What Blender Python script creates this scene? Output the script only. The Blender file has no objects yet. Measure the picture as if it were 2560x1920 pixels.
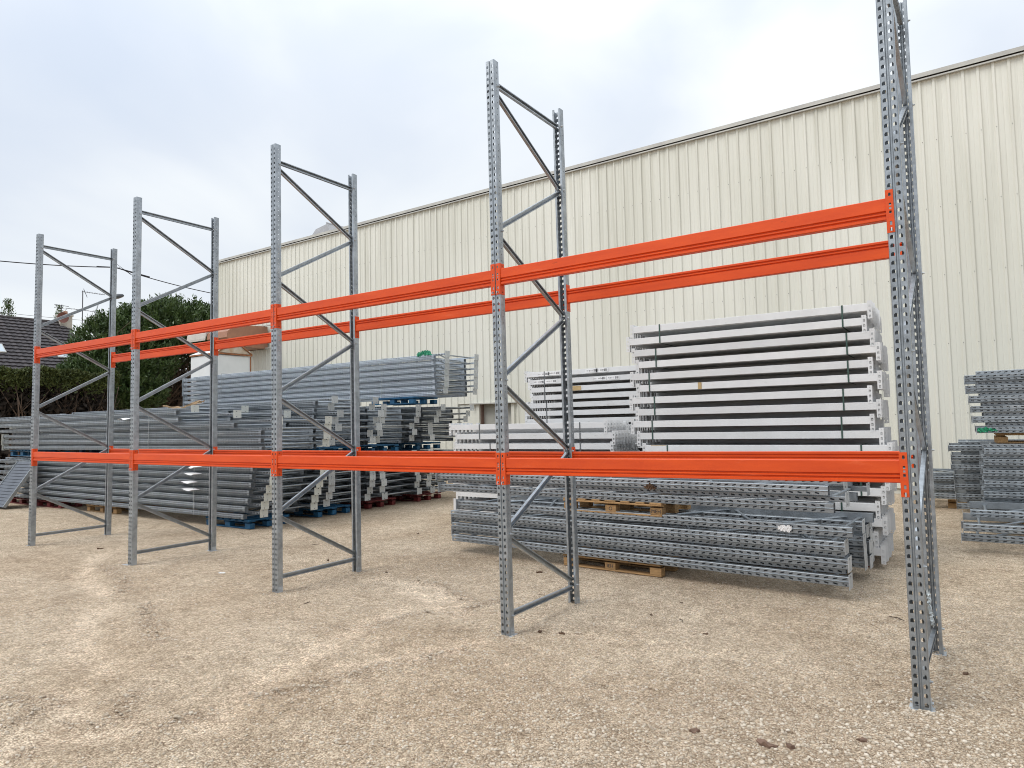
import bpy, bmesh, math, random
import numpy as np
from mathutils import Matrix, Vector, Euler
R = math.radians
random.seed(7); rng = np.random.default_rng(7)
sc = bpy.context.scene
COL = sc.collection

# ------------------------------------------------------------------ camera
cam = bpy.data.cameras.new('camera'); camo = bpy.data.objects.new('camera', cam); COL.objects.link(camo)
cam.sensor_width = 36; cam.lens = 36 * 1690.2 / 2560; cam.clip_start = .05; cam.clip_end = 2000
camo.matrix_world = (Matrix.Translation((0.2425, -4.3829, 1.6215)) @ Matrix.Rotation(0.5844, 4, 'Z')
                     @ Matrix.Rotation(1.6294, 4, 'X') @ Matrix.Rotation(-0.0208, 4, 'Z'))
sc.camera = camo
sc.view_settings.view_transform = 'Standard'; sc.view_settings.look = 'None'
sc.view_settings.exposure = 0.22
sc.render.engine = 'CYCLES'; sc.cycles.diffuse_bounces = 2; sc.cycles.max_bounces = 6; sc.cycles.pixel_filter_type = 'BLACKMAN_HARRIS'; sc.cycles.filter_width = 1.0; sc.view_settings.gamma = 1; sc.view_settings.use_curve_mapping = False

# ------------------------------------------------------------------ world: bright overcast
SUN_EL, SUN_AZ = 52, 215          # azimuth of the hidden sun, degrees clockwise from +y
w = bpy.data.worlds.new('World'); sc.world = w; w.use_nodes = True
nt = w.node_tree; nt.nodes.clear()
out = nt.nodes.new('ShaderNodeOutputWorld'); bg = nt.nodes.new('ShaderNodeBackground')
bg.inputs['Strength'].default_value = .1
sky = nt.nodes.new('ShaderNodeTexSky'); sky.sky_type = 'NISHITA'; sky.sun_disc = False
sky.sun_elevation = R(SUN_EL); sky.sun_rotation = R(SUN_AZ)
tc = nt.nodes.new('ShaderNodeTexCoord'); mp = nt.nodes.new('ShaderNodeMapping')
mp.inputs['Scale'].default_value = (1.0, 1.0, 2.0)
n1 = nt.nodes.new('ShaderNodeTexNoise'); n1.inputs['Scale'].default_value = 1.7; n1.inputs['Detail'].default_value = 6; n1.inputs['Roughness'].default_value = .42; n1.inputs['Distortion'].default_value = .5
cr = nt.nodes.new('ShaderNodeValToRGB')
e = cr.color_ramp.elements
e[0].position = .38; e[0].color = (6.3, 7.0, 8.1, 1); e[1].position = .64; e[1].color = (9.0, 9.3, 9.4, 1)
m_ = cr.color_ramp.elements.new(.5); m_.color = (7.1, 7.65, 8.45, 1)
mix = nt.nodes.new('ShaderNodeMixRGB'); mix.inputs['Fac'].default_value = .93
nt.links.new(tc.outputs['Generated'], mp.inputs['Vector']); nt.links.new(mp.outputs[0], n1.inputs['Vector'])
nt.links.new(n1.outputs['Fac'], cr.inputs['Fac']); nt.links.new(sky.outputs[0], mix.inputs['Color1'])
# an overcast sky brightens smoothly towards the zenith
sxyz = nt.nodes.new('ShaderNodeSeparateXYZ'); nt.links.new(tc.outputs['Generated'], sxyz.inputs[0])
zp = nt.nodes.new('ShaderNodeMath'); zp.operation = 'POWER'; zp.use_clamp = True; zp.inputs[1].default_value = 3; zc = nt.nodes.new('ShaderNodeMath'); zc.operation = 'MAXIMUM'; zc.inputs[1].default_value = 0
nt.links.new(sxyz.outputs[2], zc.inputs[0]); nt.links.new(zc.outputs[0], zp.inputs[0])
zr = nt.nodes.new('ShaderNodeMapRange'); zr.inputs['From Min'].default_value = 0.0; zr.inputs['From Max'].default_value = 1.0
zr.inputs['To Min'].default_value = .94; zr.inputs['To Max'].default_value = 2.3; nt.links.new(zp.outputs[0], zr.inputs['Value'])
mulz = nt.nodes.new('ShaderNodeVectorMath'); mulz.operation = 'SCALE'; nt.links.new(cr.outputs[0], mulz.inputs[0]); nt.links.new(zr.outputs[0], mulz.inputs['Scale'])
nt.links.new(mulz.outputs[0], mix.inputs['Color2']); nt.links.new(mix.outputs[0], bg.inputs['Color'])
nt.links.new(bg.outputs[0], out.inputs['Surface'])
sl = bpy.data.lights.new('sun', 'SUN'); sl.energy = 1.5; sl.angle = R(30); sl.color = (1, .97, .92)
so = bpy.data.objects.new('sun', sl); COL.objects.link(so)
a = R(SUN_AZ); d = Vector((math.sin(a) * math.cos(R(SUN_EL)), math.cos(a) * math.cos(R(SUN_EL)), math.sin(R(SUN_EL))))
so.rotation_euler = d.to_track_quat('Z', 'Y').to_euler()

# ------------------------------------------------------------------ materials
def mat(name, color, rough=.6, metal=0., var=.12, scale=6., bump=0., bscale=60., spec=.5, streak=None, c2=None, coord='Object', objvar=0., spots=None):
    m = bpy.data.materials.new(name); m.use_nodes = True
    t = m.node_tree; N = t.nodes; L = t.links; b = N['Principled BSDF']
    b.inputs['Roughness'].default_value = rough; b.inputs['Metallic'].default_value = metal
    b.inputs['Specular IOR Level'].default_value = spec
    co = N.new('ShaderNodeTexCoord'); src = co.outputs[coord]
    if streak:
        mpn = N.new('ShaderNodeMapping'); mpn.inputs['Scale'].default_value = streak; L.new(src, mpn.inputs[0]); src = mpn.outputs[0]
    n = N.new('ShaderNodeTexNoise'); n.inputs['Scale'].default_value = scale; n.inputs['Detail'].default_value = 6; n.inputs['Roughness'].default_value = .6
    L.new(src, n.inputs['Vector'])
    r = N.new('ShaderNodeValToRGB'); r.color_ramp.elements[0].position = .3; r.color_ramp.elements[1].position = .7
    lo = c2 if c2 else tuple(c * (1 - var) for c in color); hi = color if c2 else tuple(min(1, c * (1 + var)) for c in color)
    r.color_ramp.elements[0].color = (*lo, 1); r.color_ramp.elements[1].color = (*hi, 1)
    L.new(n.outputs['Fac'], r.inputs['Fac']); last = r.outputs[0]
    if objvar:
        oi = N.new('ShaderNodeObjectInfo'); mr = N.new('ShaderNodeMapRange')
        mr.inputs['To Min'].default_value = 1 - objvar; mr.inputs['To Max'].default_value = 1 + objvar
        hs = N.new('ShaderNodeHueSaturation'); L.new(oi.outputs['Random'], mr.inputs['Value']); L.new(mr.outputs[0], hs.inputs['Value'])
        L.new(last, hs.inputs['Color']); last = hs.outputs[0]
    if spots:
        for sc_, stretch, thr, col_, amt in spots:
            m3 = N.new('ShaderNodeMapping'); m3.inputs['Scale'].default_value = stretch; g3 = N.new('ShaderNodeNewGeometry'); L.new(g3.outputs['Position'], m3.inputs[0])
            n3 = N.new('ShaderNodeTexNoise'); n3.inputs['Scale'].default_value = sc_; n3.inputs['Detail'].default_value = 7; n3.inputs['Roughness'].default_value = .7; L.new(m3.outputs[0], n3.inputs['Vector'])
            r3 = N.new('ShaderNodeValToRGB'); r3.color_ramp.elements[0].position = thr; r3.color_ramp.elements[1].position = thr + .09
            r3.color_ramp.elements[1].color = (amt, amt, amt, 1); L.new(n3.outputs['Fac'], r3.inputs['Fac'])
            x3 = N.new('ShaderNodeMixRGB'); L.new(r3.outputs[0], x3.inputs['Fac']); L.new(last, x3.inputs['Color1']); x3.inputs['Color2'].default_value = (*col_, 1); last = x3.outputs[0]
    L.new(last, b.inputs['Base Color'])
    if bump:
        n2 = N.new('ShaderNodeTexNoise'); n2.inputs['Scale'].default_value = bscale; n2.inputs['Detail'].default_value = 4
        L.new(co.outputs[coord], n2.inputs['Vector']); bn = N.new('ShaderNodeBump'); bn.inputs['Strength'].default_value = bump
        bn.inputs['Distance'].default_value = .01; L.new(n2.outputs['Fac'], bn.inputs['Height']); L.new(bn.outputs[0], b.inputs['Normal'])
    return m
M = {}
M['galv'] = mat('galvanised_steel', (.35, .38, .405), .38, .72, .26, 14, .12, 40, objvar=.10, spots=((4, (3, 3, .6), .60, (.50, .52, .53), .6),))
M['galv_side'] = mat('galvanised_stack_steel', (.30, .33, .355), .42, .6, .25, 5, .1, 30, objvar=.16, spots=((2.5, (.5, 2, 2), .58, (.46, .48, .49), .6),))
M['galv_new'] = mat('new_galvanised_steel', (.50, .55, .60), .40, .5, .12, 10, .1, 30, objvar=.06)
M['zinc'] = mat('zinc_plate', (.44, .465, .48), .5, .35, .15, 18, objvar=.15)
M['cream_plate'] = mat('cream_painted_plate', (.56, .57, .52), .55, 0, .1, 15, objvar=.08)
M['orange'] = mat('orange_powder_coat', (.73, .088, .012), .42, 0, .12, 3, .06, 90, spec=.35, streak=(.8, 5, 5), c2=(.60, .062, .010), objvar=.04, spots=((7, (1, 1, 2.5), .64, (.34, .045, .012), .75), (3, (1, 1, 7), .60, (.80, .17, .07), .35)))
M['white'] = mat('white_grey_paint', (.66, .665, .665), .42, 0, .05, 5, .02, 90, objvar=.07, spots=((5, (1, 1, 3), .62, (.40, .39, .36), .55),))
M['green'] = mat('green_strap', (.035, .075, .06), .5)
M['darkstrap'] = mat('dark_strap', (.11, .12, .125), .5)
M['wood'] = mat('pallet_wood', (.47, .29, .13), .8, 0, .3, 9, .3, 60, streak=(1, 6, 6), c2=(.24, .14, .06), objvar=.2)
M['bluep'] = mat('blue_pallet_paint', (.008, .085, .18), .6, 0, .3, 12, .2, 60, objvar=.15)
M['redp'] = mat('red_pallet_paint', (.14, .018, .018), .65, 0, .3, 12, .2, 60, objvar=.15)
M['paper'] = mat('paper_label', (.8, .8, .8), .6, 0, .03)
M['ink'] = mat('label_ink', (.03, .03, .035), .6)
M['tape'] = mat('brown_tape', (.46, .33, .16), .5)
M['trim'] = mat('eave_trim', (.56, .55, .50), .5, .05, .15, 3, streak=(.6, 1, 1), c2=(.40, .39, .365))
M['roof'] = mat('roof_sheet', (.4, .4, .38), .6)
M['screw'] = mat('screw_head', (.22, .22, .20), .5, .5)
M['tank'] = mat('tank_white', (.72, .74, .74), .45, 0, .04, 3)
M['rust'] = mat('rusty_steel', (.30, .12, .05), .8, 0, .4, 9, .3, 60)
M['duct'] = mat('brown_duct', (.34, .16, .095), .5, 0, .15, 4)
M['bark'] = mat('bark', (.12, .08, .055), .9, 0, .3, 8, .4, 40)
M['leaf'] = mat('laurel_leaf', (.088, .14, .038), .45, 0, .35, 2.5, c2=(.032, .06, .016), spec=.5)
M['hedge'] = mat('hedge_leaf', (.105, .13, .03), .6, 0, .4, 2.0, c2=(.04, .055, .015))
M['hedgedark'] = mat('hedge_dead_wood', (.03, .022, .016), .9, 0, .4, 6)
M['render'] = mat('house_render', (.45, .42, .36), .9)
M['tile'] = mat('roof_tile', (.075, .062, .058), .8, 0, .35, 5, .3, 30, objvar=.0, c2=(.04, .034, .032))
M['glass'] = mat('skylight_glass', (.5, .56, .6), .15, 0, .05)
M['brick'] = mat('chimney_brick', (.32, .17, .11), .85, 0, .2, 12)
M['aerial'] = mat('aerial_metal', (.12, .12, .13), .6, .4)
M['cable'] = mat('cable_black', (.03, .03, .035), .6)
M['lamp'] = mat('lamp_housing', (.06, .065, .07), .5)
M['lampglass'] = mat('lamp_glass', (.25, .26, .28), .2)
M['decay'] = mat('dry_leaf', (.10, .055, .03), .85, 0, .3, 30)
M['twig'] = mat('twig', (.07, .045, .03), .9)
M['clod'] = mat('dark_clod', (.16, .10, .07), .95, 0, .35, 30, .6, 80)
M['rag'] = mat('torn_wrap', (.40, .27, .15), .7, 0, .3, 30)
M['film'] = mat('clear_film', (.5, .55, .57), .25, 0, .2, 20)
M['greenfoil'] = mat('green_wrap', (.02, .25, .13), .5, 0, .2, 30)
M['panel'] = mat('shelf_panel_steel', (.13, .145, .17), .5, .35, .15, 8)
M['door'] = mat('door_panel', (.42, .415, .37), .55, 0, .1, 2)
M['reveal'] = mat('door_post', (.16, .10, .08), .6)
M['stone'] = mat('limestone_chip', (.52, .44, .345), .9, 0, .3, 30, objvar=.35)

def clad_mat():
    m = bpy.data.materials.new('cream_cladding'); m.use_nodes = True
    t = m.node_tree; N = t.nodes; L = t.links; b = N['Principled BSDF']; b.inputs['Roughness'].default_value = .5
    co = N.new('ShaderNodeTexCoord')
    def noise(scale, vec, det=5):
        mpn = N.new('ShaderNodeMapping'); mpn.inputs['Scale'].default_value = vec; L.new(geo, mpn.inputs[0])
        n = N.new('ShaderNodeTexNoise'); n.inputs['Scale'].default_value = scale; n.inputs['Detail'].default_value = det
        L.new(mpn.outputs[0], n.inputs['Vector']); return n.outputs['Fac']
    g = N.new('ShaderNodeNewGeometry'); geo = g.outputs['Position']
    s = noise(1, (9, 9, .22), 8)       # thin runs of dirt from the eave
    p = noise(.35, (1, 1, .5), 3)      # broad weathering
    r1 = N.new('ShaderNodeValToRGB'); r1.color_ramp.elements[0].position = .50; r1.color_ramp.elements[1].position = .72
    L.new(s, r1.inputs['Fac'])
    sx = N.new('ShaderNodeSeparateXYZ'); L.new(geo, sx.inputs[0])
    hz = N.new('ShaderNodeMapRange'); hz.inputs['From Min'].default_value = 3; hz.inputs['From Max'].default_value = 8.8
    hz.inputs['To Min'].default_value = .12; hz.inputs['To Max'].default_value = .62; L.new(sx.outputs[2], hz.inputs['Value'])
    mu = N.new('ShaderNodeMath'); mu.operation = 'MULTIPLY'; L.new(r1.outputs[0], mu.inputs[0]); L.new(hz.outputs[0], mu.inputs[1])
    mx = N.new('ShaderNodeMixRGB'); mx.inputs['Color1'].default_value = (.745, .735, .655, 1); mx.inputs['Color2'].default_value = (.50, .485, .40, 1)
    L.new(mu.outputs[0], mx.inputs['Fac'])
    mx2 = N.new('ShaderNodeMixRGB'); mx2.blend_type = 'MULTIPLY'; r2 = N.new('ShaderNodeValToRGB')
    r2.color_ramp.elements[0].color = (.9, .9, .88, 1); r2.color_ramp.elements[1].color = (1, 1, 1, 1); r2.color_ramp.elements[0].position = .35; r2.color_ramp.elements[1].position = .6
    L.new(p, r2.inputs['Fac']); mx2.inputs['Fac'].default_value = 1; L.new(mx.outputs[0], mx2.inputs['Color1']); L.new(r2.outputs[0], mx2.inputs['Color2'])
    L.new(mx2.outputs[0], b.inputs['Base Color']); return m
M['clad'] = clad_mat()

def ground_mat():
    m = bpy.data.materials.new('gravel_ground'); m.use_nodes = True
    t = m.node_tree; N = t.nodes; L = t.links; b = N['Principled BSDF']; b.inputs['Roughness'].default_value = .95
    b.inputs['Specular IOR Level'].default_value = .25
    geo = N.new('ShaderNodeNewGeometry').outputs['Position']
    def noise(sc_, det=5, ro=.6, dist=0):
        n = N.new('ShaderNodeTexNoise'); n.inputs['Scale'].default_value = sc_; n.inputs['Detail'].default_value = det
        n.inputs['Roughness'].default_value = ro; n.inputs['Distortion'].default_value = dist; L.new(geo, n.inputs['Vector']); return n.outputs['Fac']
    def vor(sc_, feat='F1'):
        v = N.new('ShaderNodeTexVoronoi'); v.feature = feat; v.inputs['Scale'].default_value = sc_; L.new(geo, v.inputs['Vector']); return v
    def ramp(src, stops):
        r = N.new('ShaderNodeValToRGB'); el = r.color_ramp.elements
        for i, (p_, c_) in enumerate(stops):
            x = el[i] if i < 2 else el.new(p_)
            x.position = p_; x.color = (*c_, 1)
        L.new(src, r.inputs['Fac']); return r.outputs[0]
    base = ramp(noise(.55, 4, .55, .6), [(.32, (.525, .425, .31)), (.64, (.65, .555, .43))])
    mid = ramp(noise(5, 6, .65), [(.3, (.84, .82, .80)), (.66, (1.08, 1.08, 1.08))])
    v = vor(95); cell = ramp(v.outputs['Color'], [(.15, (.66, .63, .60)), (.85, (1.30, 1.30, 1.30))])
    v2 = vor(28); cell2 = ramp(v2.outputs['Color'], [(.2, (.86, .85, .83)), (.8, (1.12, 1.12, 1.12))])
    gap = ramp(v.outputs['Distance'], [(.40, (1, 1, 1)), (.80, (.62, .57, .52))])
    worn = ramp(noise(1.5, 7, .6, 1.4), [(.36, (.90, .885, .87)), (.56, (1.03, 1.03, 1.03))])
    mpn = N.new('ShaderNodeMapping'); mpn.inputs['Rotation'].default_value = (0, 0, .6); mpn.inputs['Scale'].default_value = (5, 16, 5); L.new(geo, mpn.inputs[0])
    nr = N.new('ShaderNodeTexNoise'); nr.inputs['Scale'].default_value = 1.6; nr.inputs['Detail'].default_value = 8; nr.inputs['Roughness'].default_value = .75; nr.inputs['Distortion'].default_value = .8; L.new(mpn.outputs[0], nr.inputs['Vector'])
    dark = ramp(nr.outputs['Fac'], [(.35, (.50, .45, .41)), (.42, (1, 1, 1))])  # short stretched streaks: shadows of stones and crevices painted into the gravel colour
    aw = N.new('ShaderNodeAttribute'); aw.attribute_name = 'worn'; ac = N.new('ShaderNodeAttribute'); ac.attribute_name = 'coarse'
    wl = ramp(aw.outputs['Fac'], [(.1, (1, 1, 1)), (.75, (1.27, 1.29, 1.33))]); cl = ramp(ac.outputs['Fac'], [(.1, (1, 1, 1)), (.9, (.82, .80, .79))])
    last = base
    for s_ in (mid, cell, cell2, gap, worn, dark, wl, cl):
        x = N.new('ShaderNodeMixRGB'); x.blend_type = 'MULTIPLY'; x.inputs['Fac'].default_value = 1
        L.new(last, x.inputs['Color1']); L.new(s_, x.inputs['Color2']); last = x.outputs[0]
    L.new(last, b.inputs['Base Color'])
    b1 = N.new('ShaderNodeBump'); b1.inputs['Strength'].default_value = .9; b1.inputs['Distance'].default_value = .012; b1.invert = True
    L.new(v.outputs['Distance'], b1.inputs['Height'])
    b2 = N.new('ShaderNodeBump'); b2.inputs['Strength'].default_value = .7; b2.inputs['Distance'].default_value = .03
    L.new(noise(14, 6, .7), b2.inputs['Height']); L.new(b1.outputs[0], b2.inputs['Normal']); L.new(b2.outputs[0], b.inputs['Normal'])
    return m
M['ground'] = ground_mat()

# ------------------------------------------------------------------ mesh helpers
class MB:
    def __init__(s): s.v = []; s.f = []; s.mi = []; s.cur = 0
    def add(s, verts, faces):
        o = len(s.v); s.v += [tuple(p) for p in verts]
        for f in faces: s.f.append(tuple(i + o for i in f)); s.mi.append(s.cur)
    def box(s, x0, x1, y0, y1, z0, z1, T=None, b=0):
        if b:
            # chamfered box: 24 verts
            V = []; F = []
            import itertools
            c = [(x0, x1), (y0, y1), (z0, z1)]
            idx = {}
            for i, j, k in itertools.product((0, 1), repeat=3):
                p = [c[0][i], c[1][j], c[2][k]]; sg = [1 if q == 0 else -1 for q in (i, j, k)]
                for ax in range(3):
                    q = list(p)
                    for o in range(3):
                        if o != ax: q[o] += sg[o] * b
                    idx[(i, j, k, ax)] = len(V); V.append(q)
            for ax in range(3):
                a1, a2 = [o for o in range(3) if o != ax]
                for sd in (0, 1):
                    ring = []
                    for (p, q) in ((0, 0), (1, 0), (1, 1), (0, 1)):
                        t = [0, 0, 0]; t[ax] = sd; t[a1] = p; t[a2] = q; ring.append(idx[(*t, ax)])
                    F.append(ring)
                for (p, q) in ((0, 0), (1, 0), (1, 1), (0, 1)):
                    A = [0, 0, 0]; B = [0, 0, 0]; A[ax] = 0; B[ax] = 1
                    for t in (A, B): t[a1] = p; t[a2] = q
                    F.append([idx[(*A, a1)], idx[(*B, a1)], idx[(*B, a2)], idx[(*A, a2)]])
            for i, j, k in itertools.product((0, 1), repeat=3): F.append([idx[(i, j, k, 0)], idx[(i, j, k, 1)], idx[(i, j, k, 2)]])
        else:
            V = [(x, y, z) for x in (x0, x1) for y in (y0, y1) for z in (z0, z1)]
            F = [(0, 1, 3, 2), (4, 6, 7, 5), (0, 4, 5, 1), (2, 3, 7, 6), (0, 2, 6, 4), (1, 5, 7, 3)]
        if T is not None: V = [T @ Vector(p) for p in V]
        s.add(V, F)
    def prism(s, pts, axis, a, b, cap=True, T=None):
        """closed 2-D outline pts extruded along axis from a to b"""
        def P(p, t):
            return {'x': (t, p[0], p[1]), 'y': (p[0], t, p[1]), 'z': (p[0], p[1], t)}[axis]
        n = len(pts); V = [P(p, a) for p in pts] + [P(p, b) for p in pts]
        F = [(i, (i + 1) % n, (i + 1) % n + n, i + n) for i in range(n)]
        if cap: F += [tuple(range(n))[::-1], tuple(range(n, 2 * n))]
        if T is not None: V = [T @ Vector(p) for p in V]
        s.add(V, F)
    def tube(s, pts, r, n=8, cap=True):
        pts = [Vector(p) for p in pts]; rr = r if isinstance(r, (list, tuple)) else [r] * len(pts)
        V = []; F = []; up = None
        for i, p in enumerate(pts):
            d_ = (pts[min(i + 1, len(pts) - 1)] - pts[max(i - 1, 0)]).normalized()
            if up is None: up = Vector((0, 0, 1)) if abs(d_.z) < .9 else Vector((1, 0, 0))
            u = d_.cross(up).normalized(); v_ = d_.cross(u).normalized(); up = v_ * -1 if False else up
            q = rr[i]; qa, qb = q if isinstance(q, tuple) else (q, q)
            for k in range(n):
                a_ = 2 * math.pi * k / n; V.append(p + u * (math.cos(a_) * qa) + v_ * (math.sin(a_) * qb))
        for i in range(len(pts) - 1):
            for k in range(n):
                F.append((i * n + k, i * n + (k + 1) % n, (i + 1) * n + (k + 1) % n, (i + 1) * n + k))
        if cap: F += [tuple(range(n))[::-1], tuple(range((len(pts) - 1) * n, len(pts) * n))]
        s.add(V, F)
    def mesh(s, name, mats, smooth=False):
        me = bpy.data.meshes.new(name); me.from_pydata(s.v, [], s.f)
        for m in (mats if isinstance(mats, (list, tuple)) else [mats]): me.materials.append(m)
        if any(s.mi): me.polygons.foreach_set('material_index', s.mi)
        bm = bmesh.new(); bm.from_mesh(me); bmesh.ops.recalc_face_normals(bm, faces=bm.faces); bm.to_mesh(me); bm.free()
        if smooth: me.polygons.foreach_set('use_smooth', [True] * len(me.polygons))
        me.update(); return me

def link(name, me, parent=None, loc=(0, 0, 0), rot=(0, 0, 0)):
    o = bpy.data.objects.new(name, me); COL.objects.link(o); o.location = loc; o.rotation_euler = rot
    if parent: o.parent = parent
    return o
def empty(name, loc=(0, 0, 0), rot=(0, 0, 0)):
    o = link(name, None, None, loc, rot); o.empty_display_size = .2; return o
def tag(o, label=None, cat=None, group=None, kind=None):
    if label: o['label'] = label
    if cat: o['category'] = cat
    if group: o['group'] = group
    if kind: o['kind'] = kind
    return o
CH = {}
def kids(o): return CH.setdefault(o.name, [])
def part(name, me, parent, loc=(0, 0, 0), rot=(0, 0, 0)):
    o = link(name, me, parent, loc, rot); kids(parent).append(o); return o
def copy_tree(o, parent=None):
    c = o.copy(); COL.objects.link(c); c.parent = parent
    for ch in list(kids(o)): kids(c).append(copy_tree(ch, c))
    return c

def cell(mb, mapf, v0, v1, u0, u1, hole):
    """one rectangle of sheet with a real hole in it: hole = polygon of (v,u)"""
    n = len(hole); ib = min(range(n), key=lambda i: (hole[i][1], hole[i][0])); it = max(range(n), key=lambda i: (hole[i][1], -hole[i][0]))
    # counter-clockwise order assumed
    right = []; i = ib
    while True:
        right.append(i)
        if i == it: break
        i = (i + 1) % n
    left = []; i = it
    while True:
        left.append(i)
        if i == ib: break
        i = (i + 1) % n
    hb, ht = hole[ib], hole[it]
    V = [(v0, u0), (hb[0], u0), (v1, u0), (v1, u1), (ht[0], u1), (v0, u1)] + list(hole)
    F = [tuple([1, 2, 3, 4] + [6 + k for k in right[::-1]]), tuple([0, 1] + [6 + k for k in left[::-1]] + [4, 5])]
    mb.add([mapf(*p) for p in V], F)

def perforated(L, prof, holes, pitch, thick=0., start=None, slot=None, lips=True):
    """sheet-metal profile prof [(x,y)...] extruded along z; holes = {segment: (centre 0..1 or offset, polygon fn)}"""
    mb = MB(); n = int(L / pitch)
    for layer in ((0, thick) if thick else (0,)):
        P = []
        for i, p in enumerate(prof):
            a_ = Vector(prof[max(i - 1, 0)]); b_ = Vector(prof[min(i + 1, len(prof) - 1)]); d_ = (b_ - a_).normalized()
            P.append(Vector(p) + Vector((-d_.y, d_.x)) * layer)
        for i in range(len(P) - 1):
            A, B = P[i], P[i + 1]; ln = (B - A).length
            if i in holes:
                poly = holes[i]
                def mf(v, u, A=A, B=B, ln=ln):
                    q = A + (B - A) * (v / ln); return (q.x, q.y, u)
                for k in range(n):
                    uc = (k + .5) * pitch
                    h = [(ln / 2 + p[0], uc + p[1]) for p in poly]
                    cell(mb, mf, 0, ln, k * pitch, (k + 1) * pitch, h)
                    if thick and layer == 0:
                        d_ = (B - A).normalized(); nn = Vector((-d_.y, d_.x)) * thick
                        m = len(h); V = [mf(*p) for p in h] + [(mf(*p)[0] + nn.x, mf(*p)[1] + nn.y, p[1]) for p in h]
                        mb.add(V, [(j, (j + 1) % m, (j + 1) % m + m, j + m) for j in range(m)])
                if n * pitch < L - 1e-4: mb.add([mf(0, n * pitch), mf(ln, n * pitch), mf(ln, L), mf(0, L)], [(0, 1, 2, 3)])
            else:
                mb.add([(A.x, A.y, 0), (B.x, B.y, 0), (B.x, B.y, L), (A.x, A.y, L)], [(0, 1, 2, 3)])
    return mb

def weld(me):
    bm = bmesh.new(); bm.from_mesh(me); bmesh.ops.remove_doubles(bm, verts=bm.verts, dist=1e-5)
    bmesh.ops.recalc_face_normals(bm, faces=bm.faces); bm.to_mesh(me); bm.free(); return me

# ------------------------------------------------------------------ ground
DZX = [-11.1, -8.33, -5.55, -2.77, 0]; DZ = [.0014, -.0076, -.0074, -.003, .0166]
def frame_dz(x): return np.interp(x, DZX, DZ)
nsum = [(rng.uniform(-1, 1, 2) * f, rng.uniform(0, 6.28), a_) for f, a_ in ((.5, .012), (.9, .009), (1.7, .006), (3.1, .004), (5.3, .003), (9, .002)) for _ in range(3)]
LIGHT = [[(-4.99, .95), (-4.66, 1.03), (-4.2, .88), (-3.82, .65), (-3.4, .27)], [(-4.48, .77), (-4.07, .6), (-3.69, .33)], [(-3.98, .17), (-3.89, -.4), (-3.71, -.97), (-3.6, -1.41), (-3.42, -1.84), (-3.24, -2.16)],
         [(-3.84, -2.91), (-3.89, -2.72), (-3.73, -2.59), (-3.63, -2.46)], [(-4.43, -2.36), (-4.13, -2.46), (-3.97, -2.49)], [(-2.88, -.23), (-2.97, -.55), (-3.18, -.9), (-3.28, -1.14)], [(-6.5, -1.2), (-6.0, -1.6), (-5.3, -1.9), (-4.6, -2.0)], [(-9.5, .2), (-8.2, -.6), (-7.1, -.9)]]
COARSE = [[(-3.38, .81), (-3.45, .54), (-3.5, .31)], [(-3.7, .2), (-3.8, -.02), (-3.81, -.35), (-3.98, -.54)], [(-2.86, -.35), (-2.99, -.66), (-3.1, -.95), (-3.17, -1.25), (-3.22, -1.52), (-3.39, -1.75)],
          [(-4.04, -2.14), (-4.01, -2.22), (-3.84, -2.35)], [(-4.21, -2.75), (-4.25, -2.65), (-4.33, -2.54), (-4.34, -2.45)], [(-3.44, -2.34), (-3.45, -2.2), (-3.38, -2.07)], [(-3.96, -2.51), (-3.82, -2.47)],
          [(-4.65, -2.63), (-4.52, -2.55), (-4.43, -2.44)], [(-3.76, -2.89), (-3.81, -2.82)], [(-6.2, -.9), (-5.6, -1.25), (-5.0, -1.45)], [(-8.6, -.2), (-7.6, -.4), (-7.0, -.75)], [(-4.75, 1.12), (-4.25, 1.02), (-3.7, .72)]]
def near_lines(lines, x, y, sg):
    m = np.zeros(np.shape(x))
    for L_ in lines:
        for (x0, y0), (x1, y1) in zip(L_[:-1], L_[1:]):
            dx, dy = x1 - x0, y1 - y0; t = np.clip(((x - x0) * dx + (y - y0) * dy) / (dx * dx + dy * dy), 0, 1)
            m = np.maximum(m, np.exp(-((x - x0 - t * dx) ** 2 + (y - y0 - t * dy) ** 2) / sg ** 2))
    return m
def wob(x, y): return .5 + .5 * np.sin(x * 17 + 3 * np.sin(y * 11)) * np.sin(y * 19 + 2 * np.sin(x * 13))
def worn_at(x, y): return near_lines(LIGHT, x, y, .13) * (.55 + .45 * wob(x * .6, y * .6))
def coarse_at(x, y):
    r_ = np.clip((x + 2.6) * .55, 0, 1) * np.clip((.9 - y) * .7, 0, 1) * .75
    return np.clip(np.maximum(near_lines(COARSE, x, y, .09) * (.5 + .6 * wob(x, y)), r_), 0, 1)
def track(x, y):
    return -.022 * worn_at(x, y) + near_lines(COARSE, x, y, .07) * (.034 * wob(x * 1.7, y * 1.7) - .012)
def gh(x, y):
    x = np.asarray(x, float); y = np.asarray(y, float)
    near = np.exp(-np.clip(np.abs(y - .5) - 1.2, 0, None) ** 2)
    z = frame_dz(x) * near
    b = np.zeros_like(x)
    for k, ph, a_ in nsum: b = b + a_ * np.sin(k[0] * x * 2 + k[1] * y * 2 + ph)
    fx = 1.0
    for ux in (-11.11, -8.32, -5.54, -2.77, 0):
        for uy in (0, 1.08): fx = fx * (1 - np.exp(-((x - ux) ** 2 + (y - uy) ** 2) / .12))
    far = np.where(y > 2.0, .25, 1.0)
    return z + (b * .6 + track(x, y)) * fx * far - .004
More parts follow.
